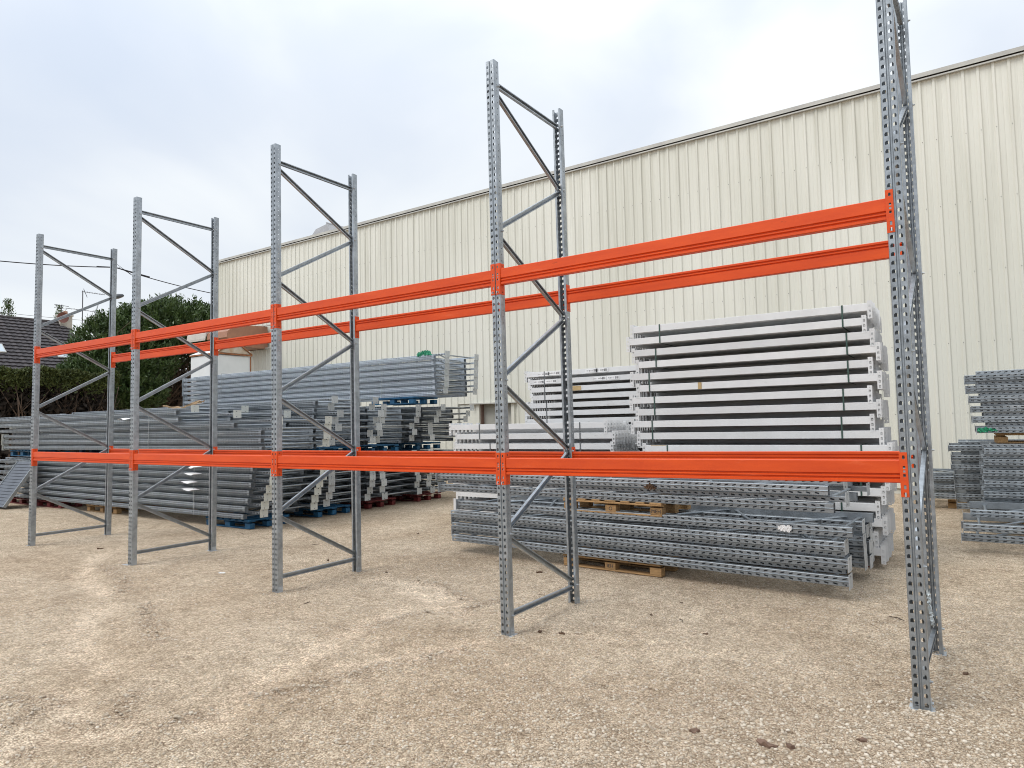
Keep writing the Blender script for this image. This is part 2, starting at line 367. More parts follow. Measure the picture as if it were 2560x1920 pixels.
def axis(lo, hi, step, ext):
    a_ = list(np.arange(lo, hi + 1e-6, step)); g = step; x = a_[-1]; r_ = []
    while x < ext: g *= 1.35; x += g; r_.append(x)
    g = step; x = a_[0]; l = []
    while x > -ext: g *= 1.35; x -= g; l.append(x)
    return np.array(l[::-1] + a_ + r_)
xs = axis(-12, 3, .04, 600); ys = axis(-4.2, 6, .04, 600)
X, Y = np.meshgrid(xs, ys); Z = gh(X, Y)
Z = np.where((np.abs(X) > 60) | (np.abs(Y) > 60), 0, Z)
nx, ny = len(xs), len(ys)
me = bpy.data.meshes.new('ground'); V = np.stack([X.ravel(), Y.ravel(), Z.ravel()], 1)
I = np.arange(nx * ny).reshape(ny, nx); F = np.stack([I[:-1, :-1].ravel(), I[:-1, 1:].ravel(), I[1:, 1:].ravel(), I[1:, :-1].ravel()], 1)
me.vertices.add(len(V)); me.vertices.foreach_set('co', V.ravel()); me.loops.add(F.size); me.polygons.add(len(F))
me.loops.foreach_set('vertex_index', F.ravel()); me.polygons.foreach_set('loop_start', np.arange(len(F)) * 4)
me.update(calc_edges=True); me.polygons.foreach_set('use_smooth', [True] * len(F)); me.materials.append(M['ground'])
for nm_, fn_ in (('worn', worn_at), ('coarse', coarse_at)):
    a_ = me.attributes.new(nm_, 'FLOAT', 'POINT'); a_.data.foreach_set('value', fn_(V[:, 0], V[:, 1]).astype(np.float32))
tag(link('gravel_ground', me), 'pale beige compacted gravel yard with faint wheel tracks', None, None, 'structure')

# loose stones: real pebbles, one object
def stones(name, n, area, smin, smax, label, bias=None, sink=0):
    base = []
    for k in range(6):
        bm = bmesh.new(); bmesh.ops.create_icosphere(bm, subdivisions=1, radius=1)
        vs = np.array([v.co[:] for v in bm.verts]); fs = np.array([[v.index for v in f.verts] for f in bm.faces]); bm.free()
        # coarse pebbles: 12 verts from icosphere(1) would be 42; collapse to octa-like
        bm = bmesh.new(); bmesh.ops.create_icosphere(bm, subdivisions=0 or 1, radius=1)
        bm.free(); base.append((vs * rng.uniform(.7, 1.3, (len(vs), 1)) if False else vs * (1 + .0 * vs), fs))
    t = (1 + 5 ** .5) / 2
    ico = np.array([(-1, t, 0), (1, t, 0), (-1, -t, 0), (1, -t, 0), (0, -1, t), (0, 1, t), (0, -1, -t), (0, 1, -t), (t, 0, -1), (t, 0, 1), (-t, 0, -1), (-t, 0, 1)]) / 1.9
    fc = np.array([(0, 11, 5), (0, 5, 1), (0, 1, 7), (0, 7, 10), (0, 10, 11), (1, 5, 9), (5, 11, 4), (11, 10, 2), (10, 7, 6), (7, 1, 8), (3, 9, 4), (3, 4, 2), (3, 2, 6), (3, 6, 8), (3, 8, 9), (4, 9, 5), (2, 4, 11), (6, 2, 10), (8, 6, 7), (9, 8, 1)])
    x0, x1, y0, y1 = area
    px = rng.uniform(x0, x1, n * 8); py = rng.uniform(y0, y1, n * 8)
    dd = np.hypot(px - .24, py + 4.38); k = rng.random(n * 8) < np.clip(1.3 - dd / 9, .06, 1)
    if bias is not None: k &= rng.random(n * 8) < bias(px, py)
    px, py = px[k][:n], py[k][:n]; n = len(px)
    s_ = smin + (smax - smin) * rng.random(n) ** 3 * (1 + .5 * coarse_at(px, py))
    ang = rng.uniform(0, 6.28, n); sq = rng.uniform(.45, .8, n); st = rng.uniform(.7, 1.2, n)
    jit = rng.uniform(.75, 1.25, (n, 12, 1)); V = ico[None] * jit
    V = V * s_[:, None, None]; V[:, :, 2] *= sq[:, None]; V[:, :, 0] *= st[:, None]
    c, s2 = np.cos(ang)[:, None], np.sin(ang)[:, None]
    Xr = V[:, :, 0] * c - V[:, :, 1] * s2; Yr = V[:, :, 0] * s2 + V[:, :, 1] * c
    V = np.stack([Xr + px[:, None], Yr + py[:, None], V[:, :, 2] + (gh(px, py) + s_ * sq * .25)[:, None]], 2).reshape(-1, 3)
    F = (fc[None] + 12 * np.arange(n)[:, None, None]).reshape(-1, 3)
    me = bpy.data.meshes.new(name); me.vertices.add(len(V)); me.vertices.foreach_set('co', V.ravel()); me.loops.add(F.size); me.polygons.add(len(F))
    me.loops.foreach_set('vertex_index', F.ravel()); me.polygons.foreach_set('loop_start', np.arange(len(F)) * 3)
    me.update(calc_edges=True)
    at = me.attributes.new('tone', 'FLOAT', 'POINT'); at.data.foreach_set('value', np.repeat(rng.random(n), 12).astype(np.float32))
    me.materials.append(M['pebble']); return tag(link(name, me), label, None, None, 'stuff')
pm = bpy.data.materials.new('pebble'); pm.use_nodes = True; t_ = pm.node_tree; N = t_.nodes
at = N.new('ShaderNodeAttribute'); at.attribute_name = 'tone'; r = N.new('ShaderNodeValToRGB')
r.color_ramp.elements[0].color = (.33, .27, .20, 1); r.color_ramp.elements[1].color = (.63, .555, .455, 1)
q_ = r.color_ramp.elements.new(.5); q_.color = (.50, .42, .325, 1)
t_.links.new(at.outputs['Fac'], r.inputs['Fac']); t_.links.new(r.outputs[0], N['Principled BSDF'].inputs['Base Color']); N['Principled BSDF'].inputs['Roughness'].default_value = .9
M['pebble'] = pm
stones('loose_gravel', 90000, (-9, 2.2, -3.6, 5.5), .003, .0105, 'loose limestone chippings lying on the yard',
       lambda x, y: np.clip(.22 + .14 * np.sin(x * 1.3 + y) + .8 * coarse_at(x, y) - .5 * worn_at(x, y), .06, 1), .0035)

fp_ = [(-i * 2.7757, y_) for i in range(5) for y_ in (0, 1.10)]
def feet_bias(x, y):
    m = np.zeros(len(x))
    for ux, uy in fp_: m = np.maximum(m, np.exp(-((x - ux) ** 2 + (y - uy) ** 2) / .016))
    return m
for (ux, uy) in fp_:
    pass
stones('gravel_at_feet', 9000, (-11.5, .4, -.3, 1.45), .004, .012, 'chippings pushed up around the feet of the pallet rack', feet_bias)
# ------------------------------------------------------------------ warehouse
WROT = R(-1.0)
wh = empty('warehouse', (0, 11.8, 0), (0, 0, WROT)); tag(wh, 'long cream corrugated metal warehouse filling the right background', 'warehouse')
EH = 8.60; XL, XR = -25.6, 14.4
DX0, DX1, DZT = -11.75, -10.62, 2.22           # the low door opening
def clad_profile(width, pitch=.25):
    P = []; x = 0
    while x < width - 1e-6:
        P += [(x, 0), (x + .085, 0), (x + .09, .003), (x + .10, .003), (x + .105, 0), (x + .175, 0), (x + .193, -.027), (x + .232, -.027)]; x += pitch
    P.append((width, 0)); return P
def clad_mesh(w_, z0, z1):
    mb = MB(); P = clad_profile(w_)
    for i in range(len(P) - 1):
        (a0, b0), (a1, b1) = P[i], P[i + 1]
        mb.add([(a0, b0, z0), (a1, b1, z0), (a1, b1, z1), (a0, b0, z1)], [(0, 1, 2, 3)])
    # overlap lip at the sheet joint
    mb.box(.2345, .2385, -.0295, -.0265, z0, z1)
    return weld(mb.mesh('cladding_sheet', M['clad']))
full = clad_mesh(1.0, .12, EH); above = clad_mesh(1.0, DZT + .03, EH)
for i in range(40):
    x = XL + i
    over = x < DX1 and x + 1 > DX0
    part('cladding_sheet', above if over else full, wh, (x, 0, 0))
mb = MB()
for z in (1.65, 3.05, 4.45, 5.85, 7.25):
    for i in range(160):
        x = XL + i * .25 + .2125
        if z < 2.4 and DX0 - .3 < x < DX1 + .3: continue
        mb.box(x - .006, x + .006, -.034, -.0275, z - .006, z + .006)
tag(part('cladding_screw', mb.mesh('cladding_screw', M['screw']), wh), None, None, None, 'stuff')
# plinth and core behind the sheets
mb = MB(); mb.box(XL + .02, DX0 - .12, .04, .3, 0, EH - .02); mb.box(DX1 + .12, XR, .04, .3, 0, EH - .02); mb.box(DX0 - .12, DX1 + .12, .04, .3, DZT + .03, EH - .02)
mb.box(XL + .02, XL + .3, .3, 24, 0, EH - .02); mb.box(XR - .3, XR, .3, 24, 0, EH - .02); mb.box(XL, XR, 24, 24.3, 0, EH - .02)
part('wall_core', mb.mesh('wall_core', M['clad']), wh)
mb = MB(); mb.box(DX0 - .02, DX1 + .02, .14, .18, 0, DZT); part('door', mb.mesh('door', M['door']), wh)
for xa_ in (DX0 - .12, DX1 + .02):
    mb = MB(); mb.box(xa_, xa_ + .1, -.05, .2, 0, DZT); part('door_jamb', mb.mesh('door_jamb', M['clad']), wh)
mb = MB(); mb.box(DX0 - .02, DX0 + .03, .02, .138, 0, DZT); part('door_post', mb.mesh('door_post', M['reveal']), wh)
mb = MB(); mb.box(DX0 - .32, DX1 + .22, -.13, .038, DZT, DZT + .035); part('door_lintel', mb.mesh('door_lintel', M['trim']), wh)
mb = MB()
mb.prism([(-.075, EH + .01), (-.085, EH + .01), (-.085, EH + .10), (.02, EH + .125), (.35, EH + .10), (.35, EH + .09), (.02, EH + .115), (-.075, EH + .09)], 'x', XL - .05, XR + .05)
part('eave_trim', mb.mesh('eave_trim', M['trim']), wh)
mb = MB(); mb.box(XL, XR, -.078, .36, EH - .052, EH - .022)
part('eave_flashing', mb.mesh('eave_flashing', M['trim']), wh)
mb = MB(); mb.box(XL - .06, XL + .018, -.04, .3, .1, EH - .06); part('corner_trim', mb.mesh('corner_trim', M['clad']), wh)
mb = MB(); mb.add([(XL, .3, EH + .08), (XR, .3, EH + .08), (XR, 12, EH + .3), (XL, 12, EH + .3), (XL, 24, EH + .08), (XR, 24, EH + .08)], [(0, 1, 2, 3), (3, 2, 5, 4)])
mb.add([(XL, .3, EH - .05), (XL, .3, EH + .08), (XL, 12, EH + .3), (XL, 24, EH + .08), (XL, 24, EH - .05)], [(0, 1, 2, 3, 4)])
part('roof', mb.mesh('roof', M['roof']), wh)
mb = MB()
vx0, vx1, vy0, vy1 = -19.85, -18.62, .16, 1.9
V = [(vx0, vy0, EH + .0), (vx1, vy0, EH + .0), (vx1, vy1, EH + .0), (vx0, vy1, EH + .0)]
ZT = EH + .54
V += [(vx0 + .3, vy0 + .12, ZT - .10), (vx1 - .25, vy0 + .12, ZT), (vx1 - .25, vy1 - .1, ZT), (vx0 + .3, vy1 - .1, ZT - .10)]
mb.add(V, [(0, 1, 5, 4), (1, 2, 6, 5), (2, 3, 7, 6), (3, 0, 4, 7), (4, 5, 6, 7)])
part('roof_vent', mb.mesh('roof_vent', mat('vent_grey', (.30, .30, .31), .5, .1)), wh)
mb = MB(); mb.add([(vx1 + .02, vy0 + .05, EH + .06), (vx1 + .75, vy0 + .05, EH + .1), (vx1 + .8, vy0 + .05, EH + .14), (vx1 - .24, vy0 + .05, ZT + .01), (vx1 - .26, vy0 + .05, ZT - .02)] , [(0, 1, 2, 3, 4)])
mb.prism([(vx1 - .26, ZT + .005), (vx1 - .24, ZT + .03), (vx1 + .85, EH + .17), (vx1 + .85, EH + .13)], 'y', vy0 + .03, vy1)
part('vent_cowl', mb.mesh('vent_cowl', mat('vent_pale', (.42, .43, .45), .4, .2)), wh)

# ------------------------------------------------------------------ tank and duct by the far corner
tk = empty('rusty_white_silo', (-22, 9, 0)); tag(tk, 'white square silo with rust stained gabled top by the warehouse corner', 'silo')
mb = MB(); mb.box(0, 1.54, 0, 1.3, 0, 4.16, b=.02); part('silo_body', mb.mesh('silo_body', M['tank']), tk)
mb = MB(); mb.add([(-.03, -.03, 4.22), (1.56, -.03, 4.22), (1.56, .66, 4.64), (-.03 + .25, .66, 4.55), (-.03, 1.33, 4.22), (1.56, 1.33, 4.22)], [(0, 1, 2, 3), (3, 2, 5, 4), (0, 3, 4)])
part('silo_roof', mb.mesh('silo_roof', M['tank']), tk)
mb = MB(); mb.add([(1.555, -.0, 4.235), (1.555, 1.3, 4.235), (1.555, .66, 4.62)], [(0, 1, 2)]); part('silo_gable', mb.mesh('silo_gable', mat('gable_stained', (.66, .66, .6), .6, 0, .1, 2.6, c2=(.45, .27, .13))), tk)
mb = MB(); mb.box(-.03, 1.59, -.035, -.001, 4.17, 4.215); mb.box(1.545, 1.59, 0, 1.335, 4.17, 4.222)
mb.tube([(1.58, -.02, 4.22), (1.58, .66, 4.65)], .022, 6); mb.tube([(1.58, 1.33, 4.22), (1.58, .66, 4.65)], .022, 6)
mb.box(1.50, 1.546, -.006, -.0005, .1, 4.16); mb.box(1.545, 1.552, 1.26, 1.305, .1, 4.16)
part('rusty_edge', mb.mesh('rusty_edge', M['rust']), tk)
du = empty('extraction_duct', (-23.2, 12.1, 4.7)); tag(du, 'brown arched metal duct projecting from the warehouse wall above the white silo', 'duct')
mb = MB()
arc = [(-1.9 + 1.9 * math.cos(t * math.pi / 16) * 0 - 1.9 * (1 - math.sin(t * math.pi / 16)) * .0, 0) for t in range(0)]
prof = [(0, 0), (0, .86)] + [(-1.75 * math.sin(t * math.pi / 16), .86 - .42 * (1 - math.cos(t * math.pi / 16))) for t in range(1, 8)] + [(-1.75, .30), (-.9, .0)]
mb.prism([(y_, z_) for y_, z_ in prof], 'x', 0, 1.25); part('duct_hood', mb.mesh('duct_hood', M['duct']), du)
mb = MB()
for z0 in (.02, .9):
    mb.box(-.02, 1.75, -.12, -.04, z0 - .02, z0 + .02)
part('bracket', mb.mesh('bracket', M['trim']), du)
mb = MB(); mb.prism([(-1.8, .28), (-1.8, .36)] + [(-1.8 * math.sin(t * math.pi / 16), .90 - .42 * (1 - math.cos(t * math.pi / 16))) for t in range(7, 1, -1)] + [(-1.75 * math.sin(t * math.pi / 16), .86 - .42 * (1 - math.cos(t * math.pi / 16))) for t in range(2, 8)], 'x', -1.25, -.02)
part('pale_cover', mb.mesh('pale_cover', mat('duct_pale', (.5, .46, .41), .5)), du)

# ------------------------------------------------------------------ hedge, big shrub, house beyond
def leaves(mb_, centers, size, updir, n_each=1, spread=.6):
    """numpy leaf blades: pointed quads"""
    C_ = np.asarray(centers); n = len(C_)
    d = updir + rng.normal(0, spread, (n, 3)); d /= np.linalg.norm(d, axis=1)[:, None]
    s_ = np.cross(d, rng.normal(0, 1, (n, 3))); s_ /= np.linalg.norm(s_, axis=1)[:, None]
    L_ = size * rng.uniform(.6, 1.3, (n, 1)); W = L_ * .17
    nrm = np.cross(d, s_)
    V = np.stack([C_, C_ + d * L_ * .5 + s_ * W + nrm * W * .3, C_ + d * L_, C_ + d * L_ * .5 - s_ * W + nrm * W * .3], 1).reshape(-1, 3)
    F = np.arange(4 * n).reshape(n, 4)
    return V, F
def mesh_np(name, V, F, m):
    me = bpy.data.meshes.new(name); me.vertices.add(len(V)); me.vertices.foreach_set('co', np.asarray(V, float).ravel()); me.loops.add(F.size); me.polygons.add(len(F))
    me.loops.foreach_set('vertex_index', F.ravel()); me.polygons.foreach_set('loop_start', np.arange(len(F)) * F.shape[1]); me.update(calc_edges=True); me.materials.append(m); return me

tr = empty('laurel_tree', (-30.5, 13.3, 0)); tag(tr, 'large dark green bushy evergreen with upright leaf tufts left of the warehouse corner', 'tree')
# crown: tufts of pointed leaves over a lumpy dome
tufts = []; dirs = []
lobes = [((-.3, .3, 5.7), (2.8, 3.3, 1.7)), ((.6, -2.6, 4.7), (2.1, 2.0, 1.8)), ((.5, 1.5, 6.0), (2.2, 2.2, 1.3)), ((.8, -.6, 6.0), (2.1, 2.2, 1.4)), ((.9, -3.9, 3.6), (1.4, 1.2, 1.1)), ((1.0, 2.9, 5.95), (1.5, 1.6, 1.2)), ((1.8, -2.7, 3.2), (1.1, 1.1, 1.0)), ((-.6, 3.5, 5.3), (1.6, 1.5, 1.6))]
for (c_, r_), cnt in zip(lobes, (700, 480, 480, 480, 230, 260, 200, 200)):
    u = rng.normal(0, 1, (cnt, 3)); u /= np.linalg.norm(u, axis=1)[:, None]
    k = (u[:, 2] > -.55) & (u[:, 0] > -.75); u = u[k]
    p = np.array(c_) + u * np.array(r_) * rng.uniform(.84, 1.02, (len(u), 1)); tufts.append(p); dirs.append(u)
tufts = np.concatenate(tufts); dirs = np.concatenate(dirs)
VV = []; FF = []; off = 0
for p, u in zip(tufts, dirs):
    n = 40; ax = Vector((u[0] * .6, u[1] * .6, .95)).normalized(); tl = rng.uniform(.20, .42)
    tt = rng.random(n); base_ = p + np.outer(tt * tl, np.array(ax)) + rng.normal(0, .07, (n, 3))
    V_, F_ = leaves(None, base_, .175, np.array(ax) * 1.0, spread=.5); VV.append(V_); FF.append(F_ + off); off += len(V_)
part('crown', mesh_np('crown', np.concatenate(VV), np.concatenate(FF), M['leaf']), tr)
mb = MB()
for k in range(64):
    a0 = random.uniform(0, 6.28); b = Vector((math.cos(a0) * .35, math.sin(a0) * .8 - .8, 0)); tgt = Vector((random.uniform(-.8, 2.4), random.uniform(-4.0, 3.8), random.uniform(3.6, 5.8)))
    pts = []; q = b.copy()
    for s_ in range(8):
        t = s_ / 7; q = b.lerp(tgt, t) + Vector((random.uniform(-.12, .12), random.uniform(-.12, .12), .5 * math.sin(t * 3.1))); pts.append(q)
    mb.tube(pts, [.075 * (1 - .8 * s_ / 7) for s_ in range(8)], 6)
    for j in range(5):
        s0 = pts[random.randint(2, 6)]; mb.tube([s0, s0 + Vector((random.uniform(-.3, .9), random.uniform(-.7, .7), random.uniform(.1, 1.0))), s0 + Vector((random.uniform(-.2, 1.2), random.uniform(-1, 1), random.uniform(.7, 1.7)))], [.02, .013, .007], 5)
part('trunk', mb.mesh('trunk', M['bark'], True), tr)
cv = np.concatenate([np.array(c_) + rng.uniform(-1, 1, (2600, 3)) * np.array(r_) * .62 for c_, r_ in lobes])
V_, F_ = leaves(None, cv, .26, np.array([0, 0, .5]), spread=.9); part('inner_leaves', mesh_np('inner_leaves', V_, F_, M['leaf']), tr)
# dark woody interior behind the trunks
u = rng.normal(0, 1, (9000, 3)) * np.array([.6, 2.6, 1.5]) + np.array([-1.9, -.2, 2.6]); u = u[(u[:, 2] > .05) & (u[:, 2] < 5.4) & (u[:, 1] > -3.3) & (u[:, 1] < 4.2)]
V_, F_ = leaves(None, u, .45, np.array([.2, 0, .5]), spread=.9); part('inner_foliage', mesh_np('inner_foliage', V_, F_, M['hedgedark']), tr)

hd = empty('conifer_hedge', (-27, 6, 0)); tag(hd, 'tall clipped conifer hedge, green on top and bare brown below, in front of the house', 'hedge')
n = 36000
y_ = rng.uniform(-5.5, 3.0, n); top = 3.86 + .05 * np.sin(y_ * 2.3) + .05 * np.sin(y_ * 5.1)
z_ = top - np.abs(rng.normal(0, .26, n)); x_ = rng.uniform(-1.3, .12, n); x_ = np.where(rng.random(n) < .5, .05 + rng.normal(0, .06, n), x_)
P_ = np.stack([x_, y_, z_], 1)
V_, F_ = leaves(None, P_, .13, np.array([.35, 0, .7]), spread=.6); part('green_top', mesh_np('green_top', V_, F_, M['hedge']), hd)
n = 9000
P_ = np.stack([rng.uniform(-1.2, .0, n), rng.uniform(-5.5, 3.0, n), rng.uniform(0, 3.5, n)], 1)
V_, F_ = leaves(None, P_, .30, np.array([.2, 0, .6]), spread=.8); part('bare_twigs', mesh_np('bare_twigs', V_, F_, M['hedgedark']), hd)
mb = MB()
for k in range(48):
    y0 = -5.3 + k * .172 + random.uniform(-.05, .05); x0 = random.uniform(-.5, .0)
    pts = [(x0, y0, 0), (x0 + random.uniform(-.1, .1), y0 + random.uniform(-.2, .2), 1.1), (x0 + random.uniform(-.1, .15), y0 + random.uniform(-.4, .4), 2.3), (x0 + random.uniform(-.1, .15), y0 + random.uniform(-.6, .6), 3.4)]
    mb.tube(pts, [.05, .04, .025, .012], 5)
    for j in range(4):
        s0 = Vector(pts[random.randint(1, 2)]); mb.tube([s0, s0 + Vector((random.uniform(0, .3), random.uniform(-.5, .5), random.uniform(.2, .9)))], [.014, .006], 4)
part('trunk', mb.mesh('trunk', M['bark'], True), hd)
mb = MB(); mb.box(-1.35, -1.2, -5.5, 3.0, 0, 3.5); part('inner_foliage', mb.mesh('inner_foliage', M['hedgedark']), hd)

ho = empty('house', (-50, 4, 0)); tag(ho, 'house with dark brown tiled roof and skylights beyond the hedge', 'house')
RY0, RY1 = -6, 13.75
EX, EZ, RX, RZ = 3.4, 5.2, -1.6, 9.25       # eave and ridge
mb = MB(); mb.box(-6, 3.0, RY0 + .3, RY1 - .2, 0, 5.3); mb.add([(-6.5, RY1 - .22, 5.3), (3.0, RY1 - .22, 5.3), (RX, RY1 - .22, RZ - .15)], [(0, 1, 2)]); part('wall', mb.mesh('wall', M['render']), ho)
rt = empty('roof', (0, 0, 0)); rt.parent = ho
mb = MB(); mb.add([(EX, RY0, EZ), (EX, RY1, EZ), (RX, RY1, RZ - .06), (RX, RY0, RZ - .06), (-6.6, RY1, EZ), (-6.6, RY0, EZ)], [(0, 1, 2, 3), (3, 2, 4, 5)])
bpy.data.objects.remove(rt)
rt = part('roof', mb.mesh('roof', M['tile']), ho)
# visible slope: tile courses, each one stepped, tiles as rolls
NC = 17; S = Vector((RX - EX, 0, RZ - EZ)); SL = S.length; sd = S.normalized(); nn = Vector((-sd.z, 0, sd.x)) * -1
if nn.z < 0: nn = -nn
NW = int((RY1 - RY0) / .33)
prof = []
for j in range(NW):
    y0 = RY0 + j * .33
    prof += [(y0, .0), (y0 + .08, .022), (y0 + .17, .022), (y0 + .25, 0)]
prof.append((RY0 + NW * .33, 0))
mb = MB()
for (y0, h0) in prof:
    mb.v.append(Vector((0, y0, 0)) + nn * (.09 + h0)); mb.v.append(Vector((0, y0, 0)) + nn * (.0 + h0)); mb.v.append(Vector((0, y0, 0)) + sd * (SL / NC + .02) + nn * (.012 + h0))
for j in range(len(prof) - 1):
    a_ = j * 3; mb.f += [(a_, a_ + 3, a_ + 5, a_ + 2), (a_ + 1, a_ + 4, a_ + 3, a_)]; mb.mi += [0, 0]
tm = mb.mesh('tile_course', mat('roof_tiles_weathered', (.072, .062, .065), .75, 0, .4, 4, .2, 30, c2=(.026, .023, .025)))
for k in range(NC):
    p = Vector((EX, 0, EZ)) + sd * (SL / NC * k); part('tile_course', tm, rt, p)
mb = MB(); mb.tube([(RX, RY0, RZ + .03), (RX, RY1, RZ + .03)], .11, 8); part('ridge_cap', mb.mesh('ridge_cap', M['tile']), rt)
for yy, t0 in ((8.2, .335), (11.75, .31)):
    q = Vector((EX, yy, EZ)) + sd * (SL * t0)
    T = Matrix(((sd.x, 0, nn.x, q.x), (0, 1, 0, q.y), (sd.z, 0, nn.z, q.z), (0, 0, 0, 1)))
    mb = MB(); mb.box(-.06, .86, -.06, .68, 0, .14, T); f = part('window', mb.mesh('window', M['trim']), ho)
    mb = MB(); mb.box(0, .8, 0, .62, .141, .15, T); part('pane', mb.mesh('pane', M['glass']), f)
mb = MB(); mb.box(RX - .3, RX + .35, RY1 - .65, RY1 + .1, 8.6, 9.75); mb.box(RX - .36, RX + .41, RY1 - .71, RY1 + .16, 9.75, 9.84)
part('chimney', mb.mesh('chimney', M['render']), ho)
mb = MB(); mb.tube([(RX, RY1 - .2, 9.84), (RX, RY1 - .2, 10.12)], [.16, .13], 10); part('chimney_pot', mb.mesh('chimney_pot', M['brick'], True), ho)
mb = MB()
cc = Vector((RX + .55, RY1 - .65, 9.55)); V = [cc]
for j in range(1, 4):
    for k in range(14):
        a_ = 2 * math.pi * k / 14; rr_ = .37 * j / 3; V.append(cc + Vector((.18 * (j / 3) ** 2, rr_ * math.cos(a_), rr_ * math.sin(a_))))
F_ = [(0, 1 + k, 1 + (k + 1) % 14) for k in range(14)] + [(1 + j * 14 + k, 1 + j * 14 + (k + 1) % 14, 15 + j * 14 + (k + 1) % 14, 15 + j * 14 + k) for j in range(2) for k in range(14)]
mb.add(V, F_); mb.tube([cc, cc + Vector((-.3, .2, 0))], .03, 6)
part('satellite_dish', mb.mesh('satellite_dish', mat('dish_brown', (.20, .085, .065), .7), True), ho)
mb = MB(); c0 = Vector((RX, RY1 - .45, 9.8)); mb.tube([c0, c0 + Vector((0, 0, .75))], .025, 6)
mb.tube([c0 + Vector((0, -.45, .72)), c0 + Vector((0, .45, .68))], .02, 5); mb.tube([c0 + Vector((0, -.3, .5)), c0 + Vector((0, .35, .47))], .016, 5)
part('small_aerial', mb.mesh('small_aerial', M['aerial']), ho)
mb = MB(); c0 = Vector((RX, RY1 + .9, 8.6)); mb.tube([c0, c0 + Vector((0, 0, 3.15))], .035, 6)
for zz, a1, a2, nel in ((3.08, -.05, 1.5, 9), (1.75, -1.1, 1.1, 7)):
    mb.tube([c0 + Vector((0, a1, zz)), c0 + Vector((0, a2, zz - .02))], .018, 5)
    for j in range(nel):
        y1 = a1 + (a2 - a1) * (j + .5) / nel; mb.tube([c0 + Vector((-.28, y1, zz)), c0 + Vector((.28, y1, zz))], .008, 4)
mb.tube([c0 + Vector((0, .05, 3.3)), c0 + Vector((0, .3, 2.7))], .02, 4)
part('television_aerial', mb.mesh('television_aerial', M['aerial']), ho)
# two young tree tops peeping over the ridge
for i, (yy, zt, lab) in enumerate(((8.05, 11.1, 'green tree top showing over the roof ridge at the left edge of the photo'), (9.9, 10.7, 'thin sprig of a tree showing over the roof ridge, right of the fuller one'))):
    tt = empty('slender_tree', (-62, (17.85, 21.45)[i], 0)); tag(tt, lab, 'tree', 'tree tops beyond the roof')
    mb = MB(); zt2 = 11.75; mb.tube([(0, 0, 0), (.1, .05, 6), (0, 0, zt2 + .4)], [.14, .07, .02], 6); part('trunk', mb.mesh('trunk', M['bark'], True), tt)
    n = 800 if i == 0 else 420; zz = rng.uniform(9.0, zt2 + .5, n); sp = .10 + (.30 if i == 0 else .18) * (zt2 + .5 - zz) / 3
    P_ = np.stack([rng.normal(0, 1, n) * sp, rng.normal(0, 1, n) * sp, zz], 1); V_, F_ = leaves(None, P_, .22, np.array([0, 0, .6]), spread=.7)
    part('crown', mesh_np('crown', V_, F_, M['leaf']), tt)
# street lamp and overhead wires
lp = empty('street_lamp', (-45, 17.0, 0)); tag(lp, 'street lamp head on a thin arm above the evergreen, left of the warehouse', 'street lamp')
mb = MB(); mb.tube([(0, -.6, 0), (0, -.6, 8.8), (0, -.35, 9.9), (0, .55, 10.3)], [.09, .06, .05, .035], 8); part('pole', mb.mesh('pole', M['zinc'], True), lp)
mb = MB(); mb.tube([(0, .42, 10.18), (0, .58, 10.30), (0, .85, 10.42), (0, 1.1, 10.50), (0, 1.2, 10.52)], [(.06, .05), (.2, .12), (.26, .16), (.18, .11), (.04, .04)], 12); part('lamp_head', mb.mesh('lamp_head', M['lamp'], True), lp)
mb = MB(); mb.tube([(0, .58, 10.20), (0, .85, 10.29), (0, 1.05, 10.38)], [(.1, .03), (.18, .05), (.1, .03)], 8); part('lamp_glass', mb.mesh('lamp_glass', M['lampglass'], True), lp)
def wire(name, label, P0, P1, sag, r_, grp=None):
    P0, P1 = Vector(P0), Vector(P1); pts = [P0.lerp(P1, t / 14) + Vector((0, 0, -sag * 4 * (t / 14) * (1 - t / 14))) for t in range(15)]
    mb = MB(); mb.tube(pts, r_, 5); return tag(link(name, mb.mesh(name, M['cable'])), label, 'cable', grp)
wc = wire('overhead_cable', 'black overhead cable sagging across the sky left of the warehouse', (-40, 4, 10.2), (-40, 15.2, 11.1), .25, .028)
mb = MB(); mb.tube([(-40, 14.2, 10.97), (-40, 15.2, 11.1), (-40, 17.2, 10.88)], .034, 6)
for k in range(5): mb.tube([(-40, 15.2 + k * .14, 11.1 - .02 * k), (-40, 15.3 + k * .2, 11.3 - k * .12), (-40, 15.9 + .1 * k, 10.95 - .04 * k)], .012, 4)
tag(part('cable_joint', mb.mesh('cable_joint', M['cable']), wc))
wire('overhead_cable', 'black overhead cable running down to the right behind the evergreen', (-40, 15.2, 11.1), (-40, 21.4, 10.5), .1, .028)
wire('thin_wire', 'thin grey wire strung just over the tiled roof', (-53, 4, 10.35), (-53, 22, 9.95), .35, .012, None)

